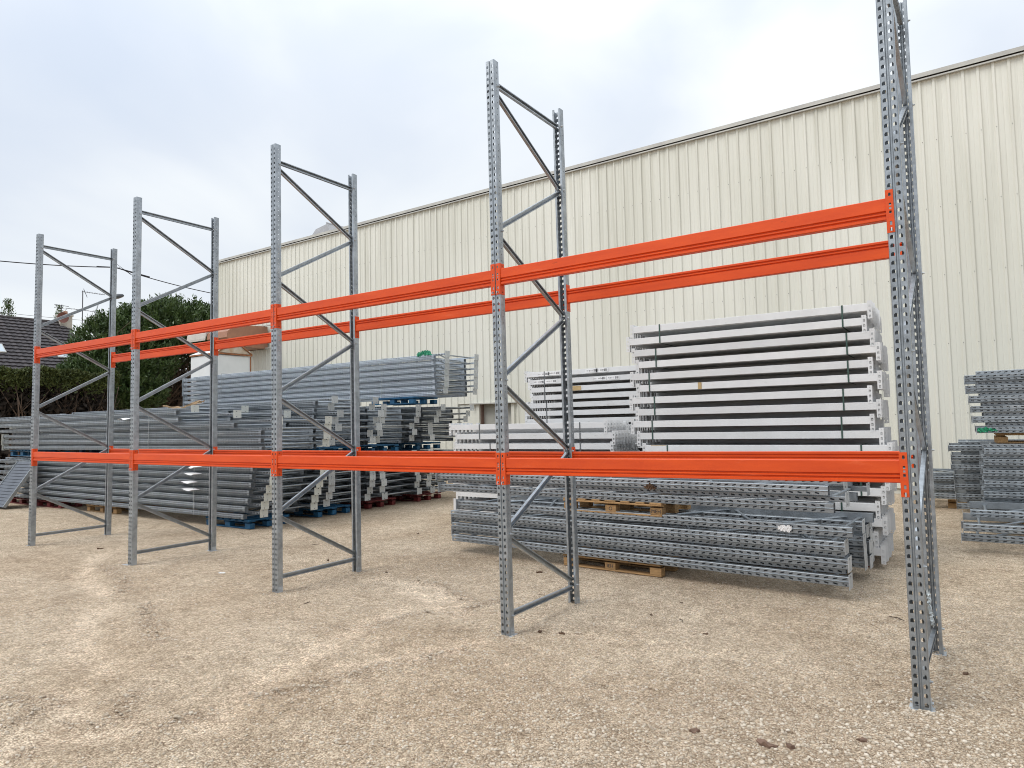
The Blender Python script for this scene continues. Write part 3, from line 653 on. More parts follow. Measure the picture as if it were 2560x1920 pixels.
# ------------------------------------------------------------------ pallet rack
HOUSE = [(-.009, -.011), (.010, -.011), (.0105, .003), (.004, .012), (-.005, .011), (-.0105, .004)]
HOUSEm = [(-x, y) for x, y in HOUSE[::-1]]
DOT = [(-.004, -.004), (.004, -.004), (.004, .004), (-.004, .004)]
RP = [(.022, .060), (.022, .065), (.038, .065), (.040, .062), (.040, .004), (.037, 0), (.0085, 0), (.005, .008), (-.005, .008), (-.0085, 0), (-.037, 0), (-.040, .004), (-.040, .062), (-.038, .065), (-.022, .065), (-.022, .060)]
H = 4.578
up = perforated(H, RP, {5: HOUSEm, 9: HOUSE, 3: DOT, 11: DOT}, .05, .002)
up_me = weld(up.mesh('upright', M['galv']))
rack = empty('pallet_rack', (0, 0, 0)); tag(rack, 'assembled empty pallet rack of galvanised frames and orange beams across the yard', 'pallet rack')
fx = [-i * 2.7757 + e_ for i, e_ in enumerate((-.0139, .0097, .0083, .0101, -.0141))]
lean = [.0008, -.0096, -.0061, .0057, .0162]
D = 1.1269
RDX = [.036, .012, .008, .004, -.014]      # how far each rear post stands off square
mb = MB(); mb.box(-.062, .062, -.018, .085, 0, .006); mb.box(.0412, .0452, .01, .06, .006, .06); mb.box(-.0452, -.0412, .01, .06, .006, .06); mb.tube([(.045, .035, .04), (.056, .035, .04)], .008, 6); mb.tube([(-.045, .035, .04), (-.056, .035, .04)], .008, 6)
foot_me = mb.mesh('foot_plate', M['zinc'])
mb = MB(); mb.box(-.15, .05, -.02, .09, 0, .006); mb.box(.0412, .0452, .01, .06, .006, .06); foot_long = mb.mesh('foot_plate', M['zinc'])
bolt = MB(); bolt.tube([(-.006, 0, 0), (.006, 0, 0)], .011, 6); bolt.tube([(.006, 0, 0), (.018, 0, 0)], .006, 6); bolt_me = bolt.mesh('bolt', M['zinc'])
def brace_mesh(p, q):
    """C-channel between two points of the frame plane (y,z)"""
    y0, z0 = p; y1, z1 = q; L_ = math.hypot(y1 - y0, z1 - z0)
    mb = MB(); t = .003; w_, dpt = .021, .013
    pts = [(-dpt, -w_), (dpt, -w_), (dpt, -w_ + .008), (dpt - t, -w_ + .008), (dpt - t, -w_ + t), (-dpt + t, -w_ + t), (-dpt + t, w_ - t), (dpt - t, w_ - t), (dpt - t, w_ - .008), (dpt, w_ - .008), (dpt, w_), (-dpt, w_)]
    mb.prism(pts, 'z', 0, L_); return mb.mesh('brace', M['galv'])
NODES = [((.045, 4.405), (1.07, 4.405)), ((.05, 4.34), (1.08, 3.80)), ((1.08, 3.78), (.05, 3.20)), ((.05, 3.14), (1.08, 2.60)), ((1.08, 2.58), (.05, 2.00)), ((.05, 1.94), (1.08, 1.38)), ((1.08, 1.35), (.05, .79)), ((.05, .74), (1.08, .19)), ((.05, .14), (1.07, .14))]
brs = [(brace_mesh(*n_), n_) for n_ in NODES]
for i in range(5):
    Tl = Matrix.Translation((fx[i], 0, float(frame_dz(fx[i])))) @ Matrix.Shear('XY', 4, (0, 0)) @ Matrix.Rotation(math.atan(lean[i]), 4, 'Y')
    for rear in (0, 1):
        o = part('upright', up_me, rack); o.matrix_basis = Tl @ (Matrix.Translation((RDX[i], D, 0)) @ Matrix.Rotation(math.pi, 4, 'Z') if rear else Matrix())
        part('foot_plate', foot_long if (i == 3 and not rear) else foot_me, o, (0, 0, -.010))
        for z in ((4.37, 3.17, 1.97, .765, .14) if not rear else (4.405, 3.79, 2.59, 1.365, .165)):
            s_ = -1 if rear else 1
            part('bolt', bolt_me, o, (.040 * s_, .05, z), (0, 0, math.pi if rear else 0))
    for j, (bme, ((y0, z0), (y1, z1))) in enumerate(brs):
        dv = Vector((0, y1 - y0, z1 - z0)).normalized()
        xx = Vector((1, 0, 0)) if j % 2 else Vector((1, 0, 0)); yy = dv.cross(xx)
        T = Matrix(((xx.x, yy.x, dv.x, 0.0), (xx.y, yy.y, dv.y, y0), (xx.z, yy.z, dv.z, z0), (0, 0, 0, 1)))
        o = part('brace', bme, rack); o.matrix_basis = Tl @ Matrix.Rotation(-RDX[i] / D, 4, 'Z') @ T
# beams
def beam_profile(h=.128, d=.05):
    r_ = .004
    front = [(0, h - r_), (0, h * .43), (.011, h * .39), (.011, h * .35), (.001, h * .305), (.001, h * .26), (.011, h * .215), (.011, h * .175), (0, h * .13), (0, r_)]
    back = [(d - x, h - z) for x, z in front]
    return [(r_, h)] + front + [(r_, 0)] + [(d - r_, 0)] + back + [(d - r_, h)]
def conn_holes():
    # (front leg) column of rectangular holes in a .041 x .25 plate, mirrored by sign
    return [.222, .165, .143, .12, .055, .022]
def connector(sign):
    """L connector: front leg lies on the face of the upright, side leg carries the beam. sign +1: beam goes to +x"""
    mb = MB(); t = .004
    for layer in (0, t):
        zs = [0, .038, .074, .132, .154, .190, .25]; cz = [.018, .055, .120, .143, .165, .222]; hh = [.008, .011, .008, .006, .008, .010]
        for k in range(6):
            h = [(.018 - .006, cz[k] - hh[k]), (.018 + .006, cz[k] - hh[k]), (.018 + .006, cz[k] + hh[k]), (.018 - .006, cz[k] + hh[k])]
            cell(mb, lambda v, u: (-sign * (v), -.0062 + layer, u), .0, .036, zs[k], zs[k + 1], h)
            if layer == 0:
                V = [(-sign * p[0], -.0062, p[1]) for p in h] + [(-sign * p[0], -.0022, p[1]) for p in h]
                mb.add(V, [(j, (j + 1) % 4, (j + 1) % 4 + 4, j + 4) for j in range(4)])
    mb.add([(-sign * .036, -.0062, 0), (-sign * .036, -.0022, 0), (-sign * .036, -.0022, .25), (-sign * .036, -.0062, .25)], [(0, 1, 2, 3)])
    a0, a1 = sorted((sign * .0, sign * .0042))
    mb.box(a0, a1, -.0062, .058, 0, .25)
    for z in (.02, .23):
        mb.cur = 1; b0, b1 = sorted((sign * .0043, sign * .0058)); mb.box(b0, b1, .024, .032, z - .005, z + .005); mb.cur = 0
    return mb.mesh('end_connector', [M['orange'], M['ink']])
conn = {1: connector(1), -1: connector(-1)}
pin = MB(); pin.tube([(0, 0, 0), (0, -.018, 0), (0, -.020, -.018)], .004, 6); pin_me = pin.mesh('safety_pin', M['zinc'])
for lev, zb in enumerate((1.15, 2.65)):
    for i in range(4):
        for rear in (0, 1):
            zc = zb + .125
            xa = fx[i + 1] + lean[i + 1] * zc + rear * RDX[i + 1]; xb = fx[i] + lean[i] * zc + rear * RDX[i]; za = zb + frame_dz(fx[i + 1]); zbb = zb + frame_dz(fx[i])
            # rear beams were hung the other way round: turned half about z
            L0 = xb - xa - .082; mb = MB(); mb.prism(beam_profile(), 'x', 0.0045, L0 - .0045); bm_ = mb.mesh('beam', M['orange'])
            o = part('beam', bm_, rack)
            slope = math.atan2(za - zbb, xb - xa)
            if not rear:
                T = Matrix.Translation((xa + .041, .002, float(za) + .078)) @ Matrix.Rotation(slope, 4, 'Y')
            else:
                T = Matrix.Translation((xb - .041, D - .002, float(zbb) + .078)) @ Matrix.Rotation(math.pi, 4, 'Z') @ Matrix.Rotation(-slope, 4, 'Y')
            o.matrix_basis = T
            for sg, xx in ((1, 0.0), (-1, L0)):
                c_ = part('end_connector', conn[sg], o, (xx, 0, -.078))
                part('safety_pin', pin_me, o, (xx - sg * .02, -.006, -.055))

# ------------------------------------------------------------------ lying upright frames (stacks)
def slot_poly(s, l=.012, w_=.0035, sl=.006): return [(-w_ - sl * s, -l), (w_ - sl * s, -l * .9), (w_ + sl * s, l), (-w_ + sl * s, l * .9)]
def stack_profile(h, dpt=.07):
    k = h / 2
    return [(0, dpt), (k, dpt), (k, .005), (k - .005, 0), (.0065, 0), (.001, -.009), (-.001, -.009), (-.0065, 0), (-k + .004, 0), (-k, .004), (-k, dpt), (0, dpt)]
FP = {}
def foot_mesh(mname):
    if mname in FP: return FP[mname]
    mb = MB()
    for z0 in (-.004, 0):
        for s_ in (-1, 1):
            h = [(s_ * .045 - .007, .022), (s_ * .045 + .007, .022), (s_ * .045 + .007, .042), (s_ * .045 - .007, .042)]
            cell(mb, lambda v, u: (v, u, z0), min(0, s_ * .065), max(0, s_ * .065), -.03, .06, h)
        mb.add([(-.065, .06, z0), (.065, .06, z0), (.065, .12, z0), (-.065, .12, z0)], [(0, 1, 2, 3)])
    ring = [(-.065, -.03), (.065, -.03), (.065, .12), (-.065, .12)]
    mb.add([(x, y, -.004) for x, y in ring] + [(x, y, 0) for x, y in ring], [(k, (k + 1) % 4, (k + 1) % 4 + 4, k + 4) for k in range(4)])
    mb.box(-.026, -.023, .005, .06, 0, .05); mb.box(.023, .026, .005, .06, 0, .05)
    FP[mname] = mb.mesh('foot_plate', M[mname]); return FP[mname]
UPC = {}
def stack_upright(L_, h, style, slot):
    key = (round(L_, 2), h, style, slot)
    if key not in UPC:
        if slot == 'big': sp = (slot_poly(1, .0185, .0065, .0040), slot_poly(-1, .0185, .0065, .0040))
        else: sp = (slot_poly(1, .0235, .0100, .0022), slot_poly(-1, .0235, .0100, .0022))
        if style: sp = sp[::-1]
        off = 0
        # narrow recessed uprights carry slots only on one half
        if h < .06:
            k = h / 2; pr = [(0, .07), (k, .07), (k, .004), (k - .004, 0), (-k + .004, 0), (-k, .004), (-k, .07), (0, .07)]; hl = {3: sp[0]}; ln = h - .008
        else: pr = stack_profile(h); hl = {3: sp[0], 7: sp[1]}; ln = h / 2 - .0115
        for q in hl:
            mx = max(abs(p[0]) for p in hl[q]); f_ = min(1, .46 * ln / mx); hl[q] = [(p[0] * f_, p[1]) for p in hl[q]]
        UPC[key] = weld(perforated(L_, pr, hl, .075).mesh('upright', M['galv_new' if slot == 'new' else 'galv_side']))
    return UPC[key]
TB = {}
def tube_brace(w_, dz, flat=True):
    key = (round(w_, 3), round(dz, 3))
    if key not in TB:
        mb = MB(); a_ = Vector((0, .04, 0)); b_ = Vector((0, w_ - .04, dz)); dv = (b_ - a_)
        pts = [a_ + dv * t for t in (0, .05, .14, .5, .86, .95, 1)]
        d_ = dv.normalized(); V = []; F = []; nx_ = Vector((1, 0, 0)); ny_ = d_.cross(nx_)
        rs = [(.005, .022), (.006, .022), (.014, .015), (.015, .015), (.014, .015), (.006, .022), (.005, .022)]
        for p, (ra, rb) in zip(pts, rs):
            for k in range(8):
                an = k * math.pi / 4; V.append(p + nx_ * (ra * math.cos(an)) + ny_ * (rb * math.sin(an)))
        for i in range(6):
            for k in range(8): F.append((i * 8 + k, i * 8 + (k + 1) % 8, i * 8 + 8 + (k + 1) % 8, i * 8 + 8 + k))
        mb.add(V, F); TB[key] = mb.mesh('brace', M['galv_side'], True)
    return TB[key]
PROTO = {}
def frame_proto(L_, h, wdt, style, slot, footm, nb=None):
    key = (round(L_, 2), h, round(wdt, 2), style, slot, footm)
    if key in PROTO: return copy_tree(PROTO[key]), False
    o = empty('upright_frame'); PROTO[key] = o
    um = stack_upright(L_, h, style, slot)
    part('upright', um, o); part('upright', um, o, (0, wdt, 0), (0, 0, math.pi))
    if footm:
        part('foot_plate', foot_mesh(footm), o, (0, 0, -.001)); part('foot_plate', foot_mesh(footm), o, (0, wdt, -.001), (0, 0, math.pi))
    step = .6; z = .16; part('brace', tube_brace(wdt, 0), o, (0, 0, z)); side = 0; z += .06
    while z + step < L_ - .15:
        b = tube_brace(wdt, step - .06 if not side else -(step - .06))
        part('brace', b, o, (0, 0, z if not side else z + step - .06)); z += step; side = 1 - side
    part('brace', tube_brace(wdt, 0), o, (0, 0, L_ - .12))
    return o, True
ORD = ['topmost', 'second', 'third', 'fourth', 'fifth', 'sixth', 'seventh', 'eighth', 'ninth', 'tenth', 'eleventh', 'twelfth', 'thirteenth', 'fourteenth', 'fifteenth', 'sixteenth', 'seventeenth', 'eighteenth']
def FT(k): return 'topmost frame' if k == 0 else ORD[k] + ' frame from top'
def FS(k): return 'topmost' if k == 0 else ORD[k] + ' from top'
def lay(L_, h, wdt, style, slot, footm, x, y, z, foot_right, rz=0, label='', group=None, jx=0, lift=0):
    o, _ = frame_proto(L_, h, wdt, style, slot, footm)
    # local z -> -x (foot to the right) or +x (foot to the left)
    Rm = Matrix.Rotation(R(-90 if foot_right else 90), 4, 'Y')
    o.matrix_basis = Matrix.Translation((x + jx, y, z)) @ Matrix.Rotation(rz, 4, 'Z') @ Matrix.Rotation(lift, 4, 'X') @ Rm
    tag(o, label, 'rack frame', group); return o

def pair_stack(desc, grp, y, z0, n, xr, L_, wdt=1.1, footm='zinc', pitch=.130, xe=None, xp=None, slot='small', rz=0, jit=.05, xl_mode=False, recess=.105, hs=.075, hn=.036):
    """n pairs: an outer frame (foot far end) and a recessed one (foot at the right end)"""
    for k in range(n):
        z = z0 + k * pitch + hs / 2; kk = n - 1 - k
        xo = (xe[k] if xe else xr) + random.uniform(-jit, jit) * .5; yj = random.uniform(-.016, .016)
        lay(L_ + random.choice((0, 0)), hs, wdt, k % 2, slot, footm, xo - L_, y + yj, z, False, rz,
            '%s at the face of %s' % (FT(kk), desc), grp)
        xq = (xp[k] if xp else xr + .33) + random.uniform(-jit, jit)
        lay(L_, hn, wdt, 1 - k % 2, slot, footm, xq, y + recess + yj, z + hs / 2 + (pitch - hs) / 2, True, rz,
            'set-back footed frame, %s in %s' % (FS(kk), desc), grp)

G1 = 'galvanised frames stacked on the left'
pair_stack('the near left lower stack', G1, 2.40, .165, 7, -9.4, 10.1, footm='cream_plate', xe=[-9.5, -9.45, -9.42, -9.36, -9.33, -9.30, -9.30], xp=[-9.22, -9.15, -9.10, -9.02, -8.98, -8.95, -8.92], pitch=.130)
pair_stack('the near left upper stack', G1, 2.40, 1.265, 6, -9.04, 9.8, footm='cream_plate', xe=[-9.05, -9.04, -9.04, -9.75, -11.40, -11.49], xp=[-8.86, -8.83, -8.80, -8.80, -9.88, -11.15], jit=.02, pitch=.128)
pair_stack('the second lower grey stack on the left', G1, 3.85, .165, 7, -9.5, 9.6, xe=[-9.6] * 7, xp=[-9.38, -9.34, -9.28, -9.25, -9.22, -9.22, -9.2])
pair_stack('the second upper grey stack on the left', G1, 3.80, 1.265, 7, -9.35, 9.8, xe=[-9.6, -9.6, -9.6, -9.42, -9.45, -9.42, -9.4], xp=[-9.15, -9.2, -8.98, -9.08, -8.95, -9.15, -9.05], pitch=.126)
pair_stack('the third lower grey stack on the left', G1, 5.15, .165, 7, -9.6, 9.6, xp=[-9.2, -9.22, -9.25, -9.28, -9.3, -9.3, -9.3])
pair_stack('the third upper grey stack on the left', G1, 5.10, 1.265, 6, -9.5, 9.8, xp=[-9.36, -9.24, -9.34, -9.2, -9.15, -9.12], pitch=.126)
pair_stack('the rearmost lower stack on the left', G1, 6.5, .165, 7, -9.5, 9.6)
pair_stack('the rearmost upper stack on the left', G1, 6.5, 1.265, 6, -9.3, 9.8, xp=[-9.15, -9.1, -9.13, -9.0, -8.9, -8.85], pitch=.126)
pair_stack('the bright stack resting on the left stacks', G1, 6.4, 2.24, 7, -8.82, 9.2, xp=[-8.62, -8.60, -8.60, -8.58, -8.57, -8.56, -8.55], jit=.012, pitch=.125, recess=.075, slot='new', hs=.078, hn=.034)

# right front pile of shorter frames on wooden pallets
G2 = 'galvanised frames piled in front of the white beams'
PRZ = R(-3.6)
def pile(desc, x_r, y_r, z0, n, L_, ends, pitch=.15, hs=.086, hn=.048, rec=.062, feet=None):
    for k in range(n):
        kk = n - 1 - k
        z = z0 + k * pitch + hs / 2
        dx, dx2 = ends[k]
        def P(xx): return x_r + xx * math.cos(PRZ), y_r + xx * math.sin(PRZ)
        xx, yy = P(dx); fr = feet[k] if feet else True
        if fr: lay(L_, hs, 1.1, k % 2, 'big', 'zinc', xx, yy, z, True, PRZ, '%s at the face of %s' % (FT(kk), desc), G2)
        else:
            xx, yy = P(dx - L_); lay(L_, hs, 1.1, k % 2, 'big', 'zinc', xx, yy, z, False, PRZ, '%s at the face of %s' % (FT(kk), desc), G2)
        if dx2 is None: continue
        xx, yy = P(dx2 - (0 if not fr else L_))
        lay(L_, hn, 1.1, 1 - k % 2, 'big', 'zinc', xx - math.sin(PRZ) * -rec, yy + rec, z + pitch / 2, not fr, PRZ, 'set-back frame, %s in %s' % (FS(kk), desc), G2)
pile('the low pile on the wooden pallet', -.64, 2.22, .135, 3, 4.66, [(0, -.03), (0, -.03), (-.02, None)], pitch=.150)
# odd frame lying skewed on top of the low pile, and the upper pair on the second pallet
lay(4.6, .088, 1.1, 0, 'big', 'zinc', -.60 - 4.6 * math.cos(PRZ), 2.22 - 4.6 * math.sin(PRZ), .605, False, PRZ + R(.25), 'frame lying open on top of the low pile, with a torn white sticker', G2)
pile('the upper pile on the second wooden pallet', -.74, 2.24, .765, 2, 4.78, [(0, .10), (-.04, .09)], pitch=.155, feet=[False, False])
# stack behind with closed side rails (grey)
for k, z in enumerate((.20, .31, .42, .56)):
    lay(4.4, .095, .5, 0, 'big', 'zinc', -.60, 3.02 - .02 * k, z, True, R(-2.5), '%s from the bottom of the narrow dark frames behind the low pile' % ('lowest', 'second', 'third', 'fourth')[k], 'narrow frames behind the low pile')

# right edge stacks
G3 = 'galvanised frames stacked at the right edge'
def rstack(desc, x0, y, z0, n, L_, pitch, hs, hn, step, foot=True, dx2=.12, rec=.055):
    for k in range(n):
        z = z0 + k * pitch + hs / 2; kk = n - 1 - k
        xx = x0 - step * k + random.uniform(-.012, .012)
        lay(L_, hs, 1.1, k % 2, 'big', 'zinc' if foot else None, xx, y, z, False, 0, '%s in %s' % (FT(kk), desc), G3)
        if hn: lay(L_, hn, 1.1, 1 - k % 2, 'big', 'zinc', xx + dx2 + L_, y + rec, z + pitch / 2, True, 0, 'set-back frame, %s in %s' % (FS(kk), desc), G3)
rstack('the low bundle at the right edge', .17, 5.25, .135, 2, 4.2, .115, .085, 0, -.03)
lay(4.2, .085, 1.0, 0, 'big', None, .28, 5.5, .43, False, 0, 'bright galvanised frame lying open on the low bundle at the right edge', G3)
rstack('the near tall stack at the right edge', .44, 6.8, .20, 7, 4.2, .145, .088, .050, -.006, foot=False, dx2=-.02)
rstack('the staggered rear stack at the right edge', .13, 8.15, .17, 7, 4.2, .148, .085, .050, .011, dx2=.13)
rstack('the raised stack at the right edge', .40, 6.85, 1.36, 6, 4.2, .142, .085, .050, .018, dx2=.13)
rstack('the far low stack by the warehouse wall', -.42, 9.55, .17, 3, 3.4, .15, .088, .052, .0, foot=False, dx2=-.02)

# ------------------------------------------------------------------ pallets
BD = {}
def pallet(x, y, z, rot, m, label, grp=None, Lx=1.2, Ly=.8):
    p = empty('pallet', (x, y, z), (0, 0, rot)); tag(p, label, 'pallet', grp)
    k = m
    if k not in BD:
        def mk(a_, b_, c_, nm):
            mb = MB(); mb.box(0, a_, 0, b_, 0, c_, b=.003); return mb.mesh(nm, M[m])
        BD[k] = dict(top=mk(.13, .8, .018, 'board'), top2=mk(.10, .8, .018, 'board'), cross=mk(1.2, .13, .016, 'board'), bot=mk(1.2, .10, .016, 'board'), blk=mk(.13, .098, .074, 'block'))
    B = BD[k]
    # top deck boards run across (along y) so that their ends face the viewer
    for i in range(7): part('board', B['top'] if i % 3 == 0 else B['top2'], p, (i * (1.2 - .13) / 6 + (0 if i % 3 == 0 else .015), 0, .126))
    for j in range(3):
        yy = (0, .335, .67)[j]; part('board', B['cross'], p, (0, yy, .1095)); part('board', B['bot'], p, (0, yy + .015, 0))
        for i in range(3): part('block', B['blk'], p, ((0, .535, 1.07)[i], yy + .016, .0165))
    return p
GP = 'pallets under the stacks'
def text(body, size, m, loc, rot, parent, name='printed_mark'):
    cu = bpy.data.curves.new('t', 'FONT'); cu.body = body; cu.size = size; cu.extrude = .0004; cu.align_x = 'CENTER'; cu.align_y = 'CENTER'
    o = bpy.data.objects.new('t', cu); COL.objects.link(o); bpy.context.view_layer.update()
    me = bpy.data.meshes.new_from_object(o); bpy.data.objects.remove(o); me.materials.clear(); me.materials.append(m)
    return part(name, me, parent, loc, rot)
pA = pallet(-3.62, 2.43, 0, PRZ, 'wood', 'wooden pallet on the gravel under the low frame pile', GP)
pB = pallet(-3.58, 2.40, .625, PRZ, 'wood', 'wooden pallet wedged between the lower and upper frame piles', GP)
for p_, it in ((pA, ((.60, 'IEH'),)), (pB, ((.60, '\u25ef'), (1.135, 'MEH')))):
    for xx, tx in it: text(tx if tx != '\u25ef' else 'O', .055, M['ink'], (xx, .0145, .053), (R(90), 0, 0), p_)
pallet(-14.95, 2.50, 0, 0, 'wood', 'small wooden pallet under the near left stack', GP)
pallet(-18.6, 2.45, 0, 0, 'redp', 'dark red pallet under the far end of the near left stack', GP)
pallet(-17.2, 2.45, 0, 0, 'redp', 'dark red pallet, second from the left end under the near left stack', GP)
pallet(-10.65, 2.46, 0, 0, 'bluep', 'blue pallet under the right end of the near left stack', GP)
pallet(-10.75, 3.95, 0, 0, 'bluep', 'blue pallet under the second stack on the left', GP)
pallet(-10.8, 5.25, 0, 0, 'redp', 'dark red pallet under the third stack on the left', GP)
pallet(-10.7, 6.6, 0, 0, 'redp', 'dark red pallet under the rearmost stack on the left', GP)
for yy, nm in ((2.45, 'near left'), (3.95, 'second left'), (5.25, 'third left'), (6.6, 'rearmost left')):
    if yy > 3: pallet(-17.2, yy, 0, 0, 'bluep', 'blue pallet under the far end of the %s stack' % nm, GP)
    pallet(-18.6, yy, 1.105, 0, 'bluep', 'blue pallet between lower and upper frames at the far end of the %s stack' % nm, GP)
    pallet(-10.7, yy, 1.105, 0, 'bluep', 'blue pallet between lower and upper frames at the right end of the %s stack' % nm, GP)
pallet(-10.35, 6.10, 2.08, 0, 'bluep', 'blue pallet under the right end of the tall bright stack', GP)
pallet(-16.6, 6.45, 2.08, 0, 'bluep', 'blue pallet under the left end of the tall bright stack', GP)
pallet(-1.86, 3.86, 0, 0, 'redp', 'dark red pallet under the right end of the white beam stack', GP)
pallet(-3.1, 3.9, 0, 0, 'redp', 'dark red pallet under the left end of the white beam stack', GP)
pallet(-.02, 9.65, 0, 0, 'wood', 'wooden pallet under the far low stack by the warehouse wall', GP)
pallet(.63, 6.95, 1.215, 0, 'wood', 'wooden pallet under the raised stack at the right edge', GP)
pallet(.9, 6.95, .05, 0, 'wood', 'wooden pallet under the near tall stack at the right edge', GP)
pallet(.8, 8.3, 0.02, 0, 'wood', 'wooden pallet under the staggered stack at the right edge', GP)
pallet(1.0, 5.35, -.01, 0, 'wood', 'wooden pallet under the low bundle at the right edge', GP)

# ------------------------------------------------------------------ white beams
BL = 2.72
mb = MB(); mb.prism([(0, .002), (.002, 0), (.045, 0), (.045, .012), (.043, .012), (.043, .002), (.003, .002), (.003, .081), (.043, .081), (.043, .071), (.045, .071), (.045, .083), (.002, .083), (0, .081)], 'x', .004, BL - .004); wb_me = mb.mesh('beam_body', M['white'])
def wconn(sg):
    mb = MB(); t = .003
    zs = [0, .048, .11, .155, .195]; cz = [.025, .08, .135, .175]
    for layer in (0, t):
        for k in range(4):
            rr = .014 if k < 3 else .004; h = [(.02 - rr * .7, cz[k] - rr), (.02 + rr * .7, cz[k] - rr), (.02 + rr * .7, cz[k] + rr), (.02 - rr * .7, cz[k] + rr)]
            cell(mb, lambda v, u: (-sg * v, -.001 + layer, u - .085), 0, .042, zs[k], zs[k + 1], h)
    mb.box(*sorted((sg * .0, sg * .0038)), -.001, .046, -.085, .11)
    for k in range(3): mb.box(*sorted((-sg * .015, -sg * .024)), .004, .016, cz[k] - .094, cz[k] - .082)
    return mb.mesh('end_connector', M['white'])
wc_me = {1: wconn(1), -1: wconn(-1)}
wproto = empty('white_beam'); part('beam_body', wb_me, wproto); part('end_connector', wc_me[1], wproto, (0, 0, 0)); part('end_connector', wc_me[-1], wproto, (BL, 0, 0))
used_w = [False]
def white_beam(x, y, z, label, group, front):
    if not used_w[0]: o = wproto; used_w[0] = True
    else: o = copy_tree(wproto)
    o.matrix_basis = Matrix.Translation((x, y, z)) @ Matrix.Rotation(random.uniform(-.0006, .0006), 4, 'Z')
    tag(o, label, 'beam', group, 'thing'); return o
def strap(x, y0, y1, z0, z1, m, label, wd=.016, tilt=0, grp='straps round the beam bundles'):
    mb = MB(); t = .0015
    mb.box(-wd / 2, wd / 2, y0 - t, y0, z0, z1); mb.box(-wd / 2, wd / 2, y1, y1 + t, z0, z1)
    mb.box(-wd / 2, wd / 2, y0 - t, y1 + t, z1, z1 + t); mb.box(-wd / 2, wd / 2, y0 - t, y1 + t, z0 - t, z0)
    o = link('plastic_strap', mb.mesh('plastic_strap', M[m])); o.location = (x, 0, 0)
    tag(o, label, 'strap', grp); return o
def beam_stack(desc, y0, zt, n, pitch, x_l, nd, sp, zig, group, nlimit=99, names=ORD, extra=None):
    """layers from the top down; every beam its own object"""
    for k in range(n):
        z = (zt[k] if isinstance(zt, list) else zt - k * pitch) - .083; x = x_l[k]
        fl = '%s layer' % names[k]
        for j in range(nd):
            dzj = -.070 if (j > min(7, nd - 4) and j % 2 == 0 and k < n - 1) else 0
            white_beam(x + (random.uniform(-.012, .012) * (nd > 10) if j else 0), y0 + j * sp, z + dzj,
                       ('front beam of the %s of %s' % (fl, desc)) if j == 0 else ('beam behind the front one, %s of %s' % (fl, desc)),
                       None if j == 0 else 'beams behind the front one, %s layer of %s' % (names[k], desc), j == 0)
# tall stack
xz = [-3.27, -3.35, -3.22, -3.27, -3.30, -3.22, -3.30, -3.22, -3.30, -3.22, -3.15, -3.15, -3.22, -3.15, -3.23, -3.18, -3.15]
xs_r = [-.54, -.60, -.53, -.48, -.56, -.48, -.58, -.50, -.57, -.49, -.42, -.50, -.46, -.50, -.56, -.50, -.59, -.53]
ZT_ = [2.845 - .153 * k for k in range(10)] + [1.312, 1.157, 1.002, .85, .69, .53, .37, .225]
beam_stack('the tall white beam stack', 3.80, ZT_, 18, .153, [x_ - BL for x_ in xs_r], 13, .076, .05, 'white beams of the tall stack')
pitch_ = .153
for k in range(9):
    zt = ZT_[2 * k]; zb_ = ZT_[2 * k + 1]
    for xx, sd in ((-2.90 + (.0, -.06, -.16, -.10, -.14, .05, .0, .05, .02)[k], 'left'), (-.79 + (0, .03, .03, -.03, -.06, .12, .1, -.1, .05)[k], 'right')):
        strap(xx, 3.795, 4.78, zb_ - .083, zt, 'green', '%s green strap round the %s layer pair of the tall white stack' % (sd, ORD[k] if k else 'topmost'))
# middle low stack
beam_stack('the low white beam stack', 4.18, 1.62, 4, .150, [-6.62, -6.50, -6.53, -6.5], 9, .106, .05, 'x')
for k in range(2):
    for xx, sd in ((-6.05 + k * .2, 'left'), (-4.28, 'right')):
        strap(xx, 4.175, 5.10, 1.62 - (2 * k + 1) * .15 - .083, 1.62 - 2 * k * .15, 'darkstrap', '%s dark strap round the %s layer pair of the low white stack' % (sd, ('upper', 'lower')[k]))
# far stack: front beams singly, the hidden ones behind joined
for k in range(7):
    x = (-6.02, -5.95, -5.92, -5.90, -6.0, -6.03, -6.03)[k]; z = 2.50 - k * .135 - .083
    white_beam(x, 5.55, z, 'front beam of the %s layer%s of the rear white beam stack' % (ORD[k], '' if k == 0 else ' from the top'), None, True)
    for j in range(2): white_beam(x, 5.63 + j * .08, z, 'beam just behind the front one, %s layer of the rear white beam stack' % ORD[k], 'beams just behind the front one, %s layer of the rear stack' % ORD[k], False)
strap(-5.66, 5.545, 6.52, 2.50 - 3 * .135 - .083, 2.50, 'darkstrap', 'dark strap round the upper layers of the rear white beam stack')
strap(-5.63, 5.545, 6.52, 2.50 - 6 * .135 - .083, 2.50 - 4 * .135, 'darkstrap', 'dark strap round the lower layers of the rear white beam stack')
mb = MB()
def raw_beam(x, y, z):
    mb.box(x + .004, x + BL - .004, y, y + .05, z, z + .083); mb.box(x - .04, x + .003, y - .001, y + .003, z - .085, z + .11); mb.box(x, x + .004, y, y + .046, z - .085, z + .11)
    mb.box(x + BL - .003, x + BL + .04, y - .001, y + .003, z - .085, z + .11); mb.box(x + BL - .004, x + BL, y, y + .046, z - .085, z + .11)
for k in range(16):
    for j in range(3, 12):
        if k < 7 or j < 12: raw_beam((-6.02, -5.95, -5.92, -5.90, -6.0, -6.03, -6.03)[min(k, 6)] + .01 * (k % 2), 5.55 + j * .08, 2.50 - k * .135 - .083 - (.055 if j > 7 and j % 2 and k < 15 else 0))
for k in range(7, 17):
    for j in range(0, 3): raw_beam(-5.98 + .06 * (k % 2), 5.55 + j * .08, 2.50 - k * .135 - .083)
